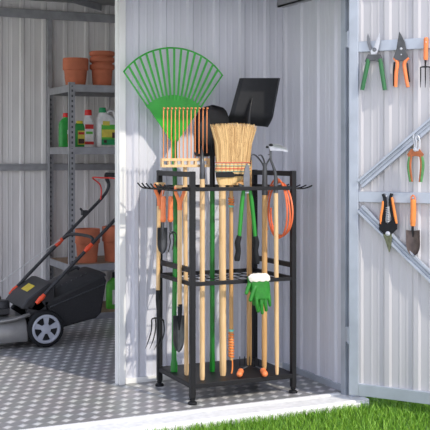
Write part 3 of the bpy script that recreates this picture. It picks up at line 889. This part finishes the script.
# ------------------------------------------------------------------ tools on the open door
def dl(root, pts, rad, name, mat, seg=10, sm=4, off=.03, flat=1.0):
    bm = NB(); tube(bm, [D(p[0], p[1], off + (p[2] if len(p) > 2 else 0)) for p in pts], rad, seg, sm, flat=flat, up=DN); return emit(name, bm, mat, root)
def dp(root, pts, name, mat, off=.03, th=.005, bev=.001):
    bm = NB(); prism(bm, [D(p[0], p[1], off) for p in pts], DN * th); return emit(name, bm, mat, root, bev=bev)
def bolt(root, px, py, off, rad=.006, mat='steel'):
    bm = NB(); lathe(bm, D(px, py, off), DN, [(0, rad), (.004, rad), (.006, rad * .6), (.006, 0)], 14); emit('pivot_bolt', bm, mat, root)
# hooks (screws) they hang on belong to the rail
def peg(px, py):
    bm = NB(); tube(bm, [D(px, py, .020), D(px, py, .045)], .003, 8); emit('door_peg', bm, 'steel', door)

r = thing('bypass_pruner', 'open pruner with green grips on the top door rail, left of the orange one', 'pruner', D(374, 50, .024))
dp(r, [(368.3, 33), (370.2, 39), (370.4, 44), (372, 47.5), (377, 49.5), (378, 53), (372.5, 54.5), (369.2, 49.5), (367.4, 43), (367.2, 37)], 'hook_jaw', 'dull', .026)
dp(r, [(379.8, 32.5), (380.2, 41), (378.6, 49), (376.4, 55), (371.5, 56), (370.6, 51), (374.6, 46), (376.6, 40)], 'blade', 'steel', .031, .003)
bolt(r, 374.6, 49.6, .034, .0095, 'dull')
dp(r, [(368.5, 54.5), (380.5, 54.5), (383, 61.5), (381, 63.5), (376, 60.5), (371.5, 60.5), (367.4, 63.5), (365.4, 61.5)], 'body', 'blade_grey', .026, .010)
dl(r, [(368.3, 59), (367.2, 66), (364.8, 77), (362.2, 90)], [.010, .0105, .0105, .0098], 'handle', 'grip_green')
dl(r, [(380.2, 59), (381.2, 66), (382.8, 77), (384.8, 90)], [.010, .0105, .0105, .0098], 'handle', 'grip_green')
peg(374.6, 53)
r = thing('bypass_pruner', 'closed pruner with dark blade and orange handles on the top door rail', 'pruner', D(401, 50, .024))
dp(r, [(399.6, 31.8), (402, 35.5), (405, 42), (406.4, 50), (404, 57.5), (398.5, 58), (396.4, 53), (397.6, 44)], 'blade', 'blade_grey', .026, .007)
dp(r, [(396.5, 50), (399, 46), (404.5, 47), (408.5, 57), (405, 61), (396.5, 60.5), (394, 57.5)], 'body', 'blade_grey', .030, .008)
bolt(r, 401.3, 48.8, .038)
limbs = [(( [(394, 57.8), (396.8, 61), (397.4, 65), (396.2, 73), (395.6, 87)]), ), (([(408.6, 57.8), (405.4, 61), (404.2, 65), (405.4, 73), (406.8, 82), (408, 87.2)]), )]
for (pts,) in limbs: dl(r, pts, [.0065, .009, .0088, .0088] + [.0082] * (len(pts) - 4), 'handle', 'orange')
dl(r, [(394.4, 62), (393.8, 72), (393.6, 86)], [.004, .005, .004], 'handle_back', 'rubber', off=.024)
dl(r, [(407.4, 63), (408, 72), (409.6, 82)], [.003, .004, .003], 'handle_back', 'rubber', off=.024)
peg(401.3, 54.5)
r = thing('weeding_fork', 'small orange handled weeding fork hanging at the right picture edge', 'hand fork', D(426, 40, .03))
dl(r, [(426.1, 37.4), (426.1, 39.5), (425.9, 48), (425.7, 57), (425.6, 60)], [.007, .0105, .0100, .0105, .009], 'handle', 'orange', 14)
dl(r, [(425.6, 59), (425.4, 64), (425.4, 68)], [.0055, .004, .0045], 'neck', 'blade')
dl(r, [(420.6, 69), (421, 67.2), (425.4, 66.8), (430, 67.2), (430.4, 69)], .0032, 'fork_shoulder', 'blade', 8)
for px in (420.6, 425.4, 430.3): dl(r, [(px, 68), (px, 78), (px - .2, 87.5)], [.0032, .003, .0012], 'tine', 'blade', 8)
peg(426.1, 42)

r = thing('pliers_pruner', 'worn pruner with silver loops and green and rust handles on the upper diagonal brace', 'pruner', D(415.5, 140, .03))
dl(r, [(413.8, 151), (415, 146), (414.2, 141), (413.2, 136.5), (414, 133.6)], [.0042, .0045, .004, .0035, .002], 'jaw', 'steel', off=.040)
dl(r, [(417.6, 151), (419.4, 146), (419.6, 140), (417.8, 135.8), (415.8, 138), (416.6, 143.5), (415.6, 149)], [.0042, .0045, .0045, .004, .004, .004, .004], 'jaw', 'steel', off=.044)
bolt(r, 415.4, 149.6, .046, .009)
dp(r, [(411.5, 149), (419.8, 149), (424.2, 154.5), (422.4, 157.5), (416, 155.8), (409.4, 157.5), (407.6, 154.5)], 'body', 'rust', .036, .010)
for s, pts in ((-1, ((410.2, 155), (408.8, 163), (409, 171), (410.6, 181.8))), (1, ((421.6, 155), (422.8, 163), (422.4, 171), (421, 182)))):
    dl(r, pts, [.006, .0078, .0078, .0064], 'handle', 'old_green', off=.040)
    dl(r, [(p[0] - s * 1.5, p[1]) for p in pts], [.005, .0058, .0058, .0045], 'handle_lining', 'rust', off=.042)

r = thing('hedge_shears', 'black and orange shears hanging blades down from the middle door rail', 'shears', D(388, 197, .03))
dl(r, [(383, 194), (384.6, 199), (385.2, 209), (383.4, 219), (384.4, 228)], [.007, .008, .0085, .0088, .010], 'handle', 'rubber', flat=.8)
dl(r, [(391.6, 193.6), (390.4, 199), (391.2, 209), (393.2, 219), (392.4, 228)], [.007, .008, .0085, .0088, .010], 'handle', 'rubber', flat=.8)
dl(r, [(383, 201), (382.4, 208), (380.9, 217), (380.8, 224)], [.005, .0062, .0062, .005], 'grip', 'orange_lt', off=.034)
dl(r, [(391.9, 197.4), (393.4, 206), (395, 215), (396.6, 223.5)], [.005, .0065, .0068, .005], 'grip', 'orange_lt', off=.034)
dp(r, [(380, 223), (384.5, 220), (388, 224), (392, 220), (397.6, 223), (397.4, 229), (392, 234), (385, 234), (379.8, 229)], 'body', 'rubber', .026, .012)
bm = NB()
pts = []
for k in range(91):
    t = k / 90; p = D(387.8, 207 + 16 * t, .033); a = 2 * PI * 9 * t
    pts.append(p + (DE * math.cos(a) + DN * math.sin(a)) * .0085)
tube(bm, pts, .0022, 6); emit('spring', bm, 'steel', r)
bm = NB(); tube(bm, [D(387.8, 198, .033), D(387.8, 225, .033)], .0025, 8); emit('spring_rod', bm, 'dull', r)
bolt(r, 388, 233.6, .038, .011)
dp(r, [(384, 231), (391.5, 231), (392.2, 238), (391.6, 244), (390.2, 251), (389.2, 252.6), (387.6, 247), (385.4, 240), (383.6, 236)], 'blade', 'worn_blade', .030, .005)
dp(r, [(384.6, 231), (388, 231), (388.4, 242), (386.2, 240), (384, 236)], 'counter_blade', 'worn_blade', .025, .004)
bm = NB(); tube(bm, [D(386.5, 196, .022), D(386.5, 196, .05)], .0035, 8); emit('door_peg', bm, 'steel', door)

r = thing('planting_trowel', 'trowel with orange handle and brown steel blade on the middle door rail', 'trowel', D(413, 196, .03))
dl(r, [(411.4, 201), (411, 197.6), (413, 195.2), (415, 197.6), (414.8, 201)], .0028, 'hang_loop', 'orange', 8, 4)
dl(r, [(413.2, 199.4), (413.2, 201), (413.4, 210), (413, 220), (412.9, 226)], [.009, .0118, .0125, .0125, .0105], 'handle', 'orange_lt', 14)
dl(r, [(412.8, 225), (412.6, 230), (412.9, 237)], [.0065, .006, .002], 'ferrule', 'blade')
bm = NB(); gr = []
for i in range(17):
    t = i / 16; w = 6.9 * (1.0 if t < .52 else max(.03, (1 - ((t - .52) / .48) ** 2) ** .55)); row = []
    for j in range(11):
        s = 2 * j / 10 - 1
        row.append(D(412.9 + s * w + .6 * t, 230 + 26.3 * t + (1 - s * s) * .5, .038 - .014 * (1 - s * s)))
    gr.append(row)
sheet(bm, gr, DN * .0025); emit('blade', bm, 'brown_blade', r)
peg(413, 197.6)

# ------------------------------------------------------------------ shelving in the back
SX0, SX1, SY0, SY1 = W(69.5, 150, 6.7).x, 2.585, 6.70, 7.245
shelf = thing('shelving_unit', 'grey perforated steel shelving unit against the back wall', 'shelving', (SX0, SY0, 0))
TOPZ = W(70, 82, SY0).z
sz = [W(85, y, SY0).z for y in (84.6, 147, 264.5)] + [0.042]
for x in (SX0, SX1 - .02):
    for y, yy in ((SY0, 1), (SY1, -1)):
        bm = NB(); s = 1 if x == SX0 else -1
        x0 = x if s > 0 else x + .02
        top = TOPZ
        lo, hi = sorted((x0, x0 + s * .040)); box(bm, (lo, min(y, y + yy * .003), 0), (hi, max(y, y + yy * .003), top))
        lo, hi = sorted((x0, x0 + s * .003)); box(bm, (lo, min(y, y + yy * .036), 0), (hi, max(y, y + yy * .036), top))
        po = emit('post', bm, 'galv', shelf)
        bm = NB(); z = .04
        while z < top - .02:
            box(bm, (x0 + s * .02 - .006, (y - .0006) if yy > 0 else y - .003, z), (x0 + s * .02 + .006, y + .0032, z + .016)); z += .036
        emit('slot', bm, 'hole', po)
for z in sz:
    bm = NB(); box(bm, (SX0 + .003, SY0 + .003, z - .050), (SX1 - .003, SY0 + .010, z)); box(bm, (SX0 + .003, SY1 - .012, z - .05), (SX1 - .003, SY1 - .004, z))
    box(bm, (SX0 + .003, SY0 + .01, z - .05), (SX0 + .010, SY1 - .012, z)); box(bm, (SX1 - .010, SY0 + .01, z - .05), (SX1 - .003, SY1 - .012, z)); box(bm, (SX0 + .003, SY0 - .001, z - .01), (SX1 - .003, SY0 + .003, z)); emit('shelf_beam', bm, 'galv', shelf, bev=.001)
    bm = NB(); box(bm, (SX0 + .011, SY0 + .011, z - .008), (SX1 - .011, SY1 - .013, z + .001)); emit('shelf_board', bm, 'board', shelf)

YS = 6.86
def pot(px0, px1, pyt, z, label, group, Yp=YS, nm='flower_pot'):
    a, b = W(px0, pyt, Yp), W(px1, pyt, Yp)
    R = (b - a).length / 2 * .985; h = a.z - z
    c = (a + b) / 2
    bm = NB()
    rb = R * .77
    lathe(bm, (c.x, Yp, z), (0, 0, 1), [(0, 0), (0, rb), (h * .56, R * .90), (h * .57, R * .98), (h * .60, R), (h * .97, R), (h, R * .97), (h, R * .88), (h * .56, R * .80), (.012, rb * .86), (.012, 0)], 40)
    o = emit(nm, bm, 'terra', base=(c.x, Yp, z)); tag(o, label, 'flower pot', group); return o, R, h, c
z1 = sz[0] + .001
pot(63, 88, 58.0, z1, 'single terracotta flower pot on the top shelf, left of the stack', 'terracotta pots on the shelves')
# stack of three
a, b = W(90, 52, YS), W(114, 52, YS); R = (b - a).length / 2; cx = (a.x + b.x) / 2
def stackpot(z, h, R, rimh, label):
    bm = NB(); rb = R * .74
    lathe(bm, (cx, YS, z), (0, 0, 1), [(0, 0), (0, rb), (h - rimh - .004, R * .84), (h - rimh, R * .95), (h - rimh + .006, R), (h - .006, R), (h, R * .96), (h, R * .93), (h - rimh, R * .80), (.012, rb * .86), (.012, 0)], 40)
    tag(emit('flower_pot', bm, 'terra', base=(cx, YS, z)), label, 'flower pot', 'terracotta pots on the shelves')
zq = lambda py: W(102, py, YS - R).z
za, zb_, zc = zq(63.6), zq(56.4), zq(50.4)
H = za - z1
stackpot(z1, H, R * .99, H * .22, 'bottom pot of the three stacked terracotta pots on the top shelf')
stackpot(zb_ - H * .985, H * .985, R * .985, H * .22, 'middle pot of the three stacked terracotta pots on the top shelf')
stackpot(zc - H * .97, H * .97, R, H * .20, 'topmost pot of the three stacked terracotta pots')
z3 = sz[2] + .001
pot(75, 99.5, 229, z3, 'terracotta pot on the lower shelf behind the mower handle', 'terracotta pots on the shelves', 6.84)
pot(102.5, 127, 226.5, z3, 'terracotta pot on the lower shelf, cut off by the white wall edge', 'terracotta pots on the shelves', 6.84)

def bottle(name, label, pxc, px_w, py_top, z, prof, mat, cap, cap_h, capr, dep=.62, Yb=YS, labels=(), grp='garden bottles on the shelves', nx=0.0):
    # rounded-rectangular bottle: prof of (height fraction, width fraction)
    c = W(pxc, py_top, Yb); h = c.z - z - cap_h
    hw = (W(pxc + px_w / 2, py_top, Yb) - W(pxc - px_w / 2, py_top, Yb)).length / 2
    r = thing(name, label, 'bottle', (c.x, Yb, z), grp)
    def ring(bm, f, s, grow=0.0, exp=.55):
        hy = hw * min(1, s) * (dep if s > .5 else dep + (1 - dep) * .9) + grow
        out = []
        for k in range(32):
            ca, sa = math.cos(2 * PI * k / 32), math.sin(2 * PI * k / 32)
            out.append(bm.verts.new(V((c.x + nx * hw * (1 - s) / .7 + (hw * s + grow) * math.copysign(abs(ca) ** exp, ca), Yb + hy * math.copysign(abs(sa) ** exp, sa), z + h * f))))
        return out
    bm = NB(); L = [ring(bm, f, s, 0, .55 if s > .6 else .9) for f, s in prof]
    for A, B in zip(L[:-1], L[1:]):
        for k in range(32): bm.faces.new((A[k], A[(k + 1) % 32], B[(k + 1) % 32], B[k]))
    bm.faces.new(L[0][::-1]); bm.faces.new(L[-1])
    body = emit('bottle_body', bm, mat, r)
    bm = NB(); lathe(bm, (c.x + nx * hw, Yb, z + h - .004), (0, 0, 1), [(0, 0), (0, capr), (cap_h * .85, capr * .94), (cap_h + .004, capr * .85), (cap_h + .004, 0)], 24); emit('cap', bm, cap, r)
    for li, (f0_, f1_, x0, x1, mt) in enumerate(labels):
        bm = NB(); front = Yb - hw * dep - .0012 - .0006 * li
        box(bm, (c.x + hw * x0, front, z + h * f0_), (c.x + hw * x1, front + .003, z + h * f1_)); emit('label_patch', bm, mt, body)
    return r, c, h, hw
z2 = sz[1] + .001
full = [(0, .9), (.02, 1.0), (.74, 1.0), (.84, .86), (.93, .5), (.95, .36), (1.0, .36)]
bottle('plant_feed_bottle', 'green bottle with red cap on the second shelf, behind the perforated post', 65.5, 13, 113, z2, full, 'bottle_green', 'cap_red', .026, .019, labels=((.12, .42, .15, .9, 'lab_red'), (.42, .56, .1, .9, 'lab_white'), (.58, .74, .2, .9, 'lab_dark')))
bottle('weed_killer_bottle', 'small green bottle with yellow cap beside the perforated post', 79.5, 10.5, 120.8, z2, [(0, .92), (.02, 1), (.80, 1.0), (.93, .85), (1, .6)], 'bottle_green', 'cap_yellow', .016, .024, labels=((.10, .68, -.5, .8, 'lab_yellow'), (.14, .34, -.42, .72, 'lab_dark'), (.52, .62, -.42, .72, 'lab_red')))
bottle('cleaner_bottle', 'white bottle with red cap in the middle of the second shelf', 88.2, 11.2, 109.8, z2, [(0, .92), (.02, 1), (.42, 1.0), (.52, .9), (.6, .94), (.72, .95), (.84, .74), (.92, .52), (1, .5)], 'white_pl', 'cap_red', .036, .026, labels=((.08, .17, -.8, .8, 'lab_red'), (.22, .5, -.6, .6, 'lab_white'), (.40, .48, -.6, .6, 'lime'), (.56, .70, -.75, .75, 'lab_red')))
r, c, h, hw = bottle('fertiliser_jug', 'large white jug with green cap and carrying handle on the second shelf', 106, 19.5, 107.8, z2, [(0, .95), (.02, 1), (.70, 1.0), (.82, .88), (.9, .7), (.96, .42), (1.0, .34)], 'white_pl', 'cap_green', .032, .027, dep=.5, nx=-.36, labels=((.06, .64, -.62, .8, 'lime'), (.06, .22, -.62, .8, 'cap_green'), (.28, .50, -.60, .78, 'lab_yellow'), (.62, .74, -.5, .2, 'lab_yellow'), (.12, .20, -.4, -.1, 'lab_dark'), (.26, .42, .45, .78, 'lab_dark')))
bm = NB(); tube(bm, [V((c.x - hw * .05, YS, z2 + h * .92)), V((c.x + hw * .3, YS, z2 + h * 1.04)), V((c.x + hw * .75, YS, z2 + h * 1.02)), V((c.x + hw * .95, YS, z2 + h * .84)), V((c.x + hw * .9, YS, z2 + h * .66))], .011, 10, 5); emit('jug_handle', bm, 'white_pl', r)
bottle('weed_killer_jug', 'lime green jug with black cap on the bottom shelf beside the wall edge', 115, 17, 272, sz[3] + .001, [(0, .95), (.02, 1), (.72, 1.0), (.86, .85), (.95, .5), (1.0, .36)], 'lime', 'rubber', .040, .022, dep=.55, labels=((.15, .62, -.5, .8, 'lab_white'), (.3, .5, -.15, .7, 'lab_red')))

# ------------------------------------------------------------------ lawn mower
wc = G(45.3, 328.3, .112)
WR = .110
mow = thing('lawn_mower', 'silver and black lawn mower with grass bag parked on the tread floor', 'lawn mower', V((wc.x, wc.y, 0)))
YN = wc.y + .03                     # near side of the body
MW = .46
YFm = YN + MW
def wheel(x, y, rad, near):
    s = -1 if near else 1
    bm = NB(); ax = V((0, s, 0)); o = V((x, y, rad + .001))
    lathe(bm, o - ax * .026, ax, [(0, 0), (0, rad * .8), (.004, rad * .95), (.012, rad), (.040, rad), (.048, rad * .95), (.052, rad * .80), (.046, rad * .78), (.040, rad * .6), (.040, 0)], 40)
    w = emit('wheel', bm, 'rubber', mow)
    bm = NB()
    lathe(bm, o + ax * .014, ax, [(0, rad * .62), (0, rad * .80), (.010, rad * .79), (.014, rad * .72), (.012, rad * .64), (0, rad * .62)], 40)
    lathe(bm, o + ax * .012, ax, [(0, 0), (0, rad * .27), (.014, rad * .25), (.018, rad * .12), (.018, 0)], 30)
    for k in range(5):
        a = 2 * PI * k / 5 + PI / 2 + .0
        d = V((math.cos(a), 0, math.sin(a))); n = V((-math.sin(a), 0, math.cos(a)))
        p0, p1 = o + d * rad * .2, o + d * rad * .68
        prism(bm, [p0 - n * rad * .09 + ax * .014, p1 - n * rad * .17 + ax * .014, p1 + n * rad * .17 + ax * .014, p0 + n * rad * .09 + ax * .014], ax * .010)
    emit('wheel_hub', bm, 'hub', w)
wheel(wc.x, wc.y, WR, True); wheel(wc.x, YFm + .0, WR, False); wheel(wc.x - .56, wc.y, .088, True); wheel(wc.x - .56, YFm, .088, False)
# deck
bm = NB()
x0, x1 = wc.x - .64, wc.x - .105
secs = ((.042, 0.0, .0), (.075, -.012, .0), (.135, .004, .01), (.165, .02, .03), (.185, .06, .06))
L = []
for z, ins, insx in secs:
    a, b, c_, d_ = x0 + ins + insx, x1 - insx * .2, YN - .03 + ins, YFm + .03 - ins
    rr = .08; ring = []
    for (cx_, cy_, a0) in ((b - .01, d_ - .01, 0), (a + rr, d_ - rr, 90), (a + rr, c_ + rr, 180), (b - .01, c_ + .01, 270)):
        rad = rr if a0 in (90, 180) else .01
        for k in range(7):
            an = math.radians(a0 + 90 * k / 6); ring.append(bm.verts.new((cx_ + rad * math.cos(an), cy_ + rad * math.sin(an), z)))
    L.append(ring)
for A, B in zip(L[:-1], L[1:]):
    n = len(A)
    for k in range(n): bm.faces.new((A[k], A[(k + 1) % n], B[(k + 1) % n], B[k]))
bm.faces.new(L[0][::-1]); bm.faces.new(L[-1])
emit('deck', bm, 'mow_silver', mow)
bm = NB(); tube(bm, [V((x0 + .1, YN - .012, .150)), V((x1 - .12, YN - .016, .172)), V((x1 - .02, YN - .012, .190)), V((x1 + .015, YN, .195))], .012, 10, 4); emit('deck_ridge', bm, 'mow_silver', mow)
# engine
bm = NB(); cxe, cye = wc.x - .36, (YN + YFm) / 2
lathe(bm, (cxe, cye, .18), (0, 0, 1), [(0, 0), (0, .15), (.05, .155), (.10, .15), (.14, .13), (.165, .10), (.17, 0)], 40); emit('engine_cover', bm, 'mow_black', mow)
bm = NB(); lathe(bm, (cxe + .13, YN + .12, .19), (0, 0, 1), [(0, 0), (0, .05), (.07, .05), (.085, .04), (.088, 0)], 24); box(bm, (cxe + .05, YN + .03, .2), (cxe + .16, YN + .15, .235)); emit('engine_block', bm, 'mow_black', mow, bev=.004)
# rear hood with sticker
def side(px, py): return W(px, py, YN + .02)
hood = [side(21, 309), side(28, 299), side(49, 283.5), side(55, 283.5), side(55, 300), side(40, 312)]
bm = NB(); prism(bm, hood, (0, MW - .04, 0)); hd = emit('rear_hood', bm, 'mow_black', mow, bev=.008)
a, b = side(28, 299), side(49, 283.5)
sl_ = (b - a); nn = V((-sl_.z, 0, sl_.x)).normalized()
bm = NB(); q0 = a + sl_ * .26 + V((0, .15, 0)) + nn * .001; q1 = a + sl_ * .64 + V((0, .15, 0)) + nn * .001
prism(bm, [q0, q1, q1 + V((0, .15, 0)), q0 + V((0, .15, 0))], nn * .001); stk = emit('sticker', bm, 'yellow', hd, label='yellow warning sticker')
# axle housing near the wheel
bm = NB(); prism(bm, [side(27, 312), side(29, 300), side(40, 298), side(47, 308), side(45, 318), side(30, 320)], (0, .05, 0)); emit('wheel_bracket', bm, 'mow_black', mow, bev=.004)
# grass bag: body and domed lid
bag = [side(46, 304), side(104, 274.5), side(107, 281), side(101.6, 313), side(97, 318), side(62, 328), side(53, 320)]
bm = NB(); prism(bm, bag, (0, MW - .04, 0)); bg_ = emit('grass_bag', bm, 'mow_fabric', mow, bev=.014)
a, b = side(45, 303.5), side(105.5, 274)
sl_ = (b - a); nn = V((-sl_.z, 0, sl_.x)).normalized()
if nn.z < 0: nn = -nn
bm = NB(); gr = []
for i in range(17):
    t = i / 16; row = []
    for j in range(13):
        s = 2 * j / 12 - 1
        dome = (1 - abs(s) ** 2.6) * .055 * (.55 + .45 * math.sin(PI * min(1, t * 1.05) ** .8)) * (1 - max(0, (t - .9) / .1) ** 2 * .8)
        row.append(a + sl_ * t + V((0, (MW - .04) * (s + 1) / 2, 0)) + nn * (dome + .004))
    gr.append(row)
sheet(bm, gr, -nn * .016); lid = emit('bag_lid', bm, 'mow_black', mow)
bm = NB(); mid = a + sl_ * .6 + V((0, (MW - .04) / 2, 0)) + nn * .055
tube(bm, [mid - sl_ * .02, mid + sl_ * .01 + nn * .014, mid + sl_ * .14 + nn * .016, mid + sl_ * .18], .010, 10, 4, flat=1.0); emit('bag_handle', bm, 'mow_black', lid)
bm = NB()
for f in (.28, .36, .44, .52, .60, .68, .76):
    p = a + sl_ * f + V((0, (MW - .04) * .16, 0)) + nn * .040
    bar(bm, p, p + sl_ * .035 + V((0, .03, .0)), .006, .004)
emit('vent', bm, 'blade_grey', lid)
bm = NB(); tube(bm, [side(50, 307) + V((0, -.004, 0)), side(104, 284) + V((0, -.004, 0))], .004, 8); emit('bag_piping', bm, 'blade_grey', bg_)
# handlebar
hpath = [(13, 291), (36, 266.5), (60.5, 241), (86, 214.5), (101, 199), (107.2, 190.5), (108.8, 184), (106.8, 179), (106.4, 174.6)]
fp = [W(px, py, YFm - .03) for px, py in hpath]
np_ = [p + V((.055, -(MW - .015), 0)) for p in fp]
for pts in (fp, np_):
    bm = NB(); tube(bm, pts[:3], .0105, 10); emit('lower_handle', bm, 'mow_black', mow)
    bm = NB(); tube(bm, pts[2:6] + pts[6:], [.0105] * (len(pts) - 4) + [.014, .015], 12, 4); emit('upper_handle', bm, 'mow_black', mow)
    bm = NB(); d = (pts[2] - pts[1]).normalized(); tube(bm, [pts[2] - d * .045, pts[2] - d * .02, pts[2] + d * .02], [.011, .0155, .0125], 10); emit('clamp_knob', bm, 'mow_orange', mow)
    bm = NB(); tube(bm, [pts[0] - d * .03, pts[0] + d * .01, pts[0] + d * .04], [.012, .018, .012], 12, flat=.9); emit('pivot_knob', bm, 'mow_orange', mow)
bm = NB(); tube(bm, [fp[-1], np_[-1]], .0145, 12); emit('grip_bar', bm, 'rubber', mow)
bm = NB(); d = (fp[2] - fp[1]).normalized(); c1, c2 = fp[2] + d * .02, np_[2] + d * .02
tube(bm, [c1, c1.lerp(c2, .18) + V((.03, 0, .035)), c1.lerp(c2, .82) + V((.03, 0, .035)), c2], .0105, 10, 4); emit('cross_brace', bm, 'mow_black', mow)
bm = NB(); p = W(84.5, 213.5, YFm - .045); box(bm, p - V((.02, .02, .012)), p + V((.018, .02, .022))); tube(bm, [p, p + V((-.03, 0, .035))], .008, 8); emit('cable_clip', bm, 'mow_black', mow, bev=.003)
bm = NB(); yq = YFm - .05
tube(bm, [W(100.5, 199.5, yq), W(101.4, 191, yq), W(99.6, 184, yq), W(92.5, 177.8, yq), W(101, 177.8, yq - .10), W(116, 179, yq - .24), W(128, 188, yq - .34)], .0048, 8, 4); emit('switch_bail', bm, 'red', mow)
bm = NB(); tube(bm, [W(-14, 291.5, YN + .2), W(0, 282.5, YN + .22), W(60, 240, YFm - .04)], .0030, 6); emit('starter_cord', bm, 'white_pl', mow)
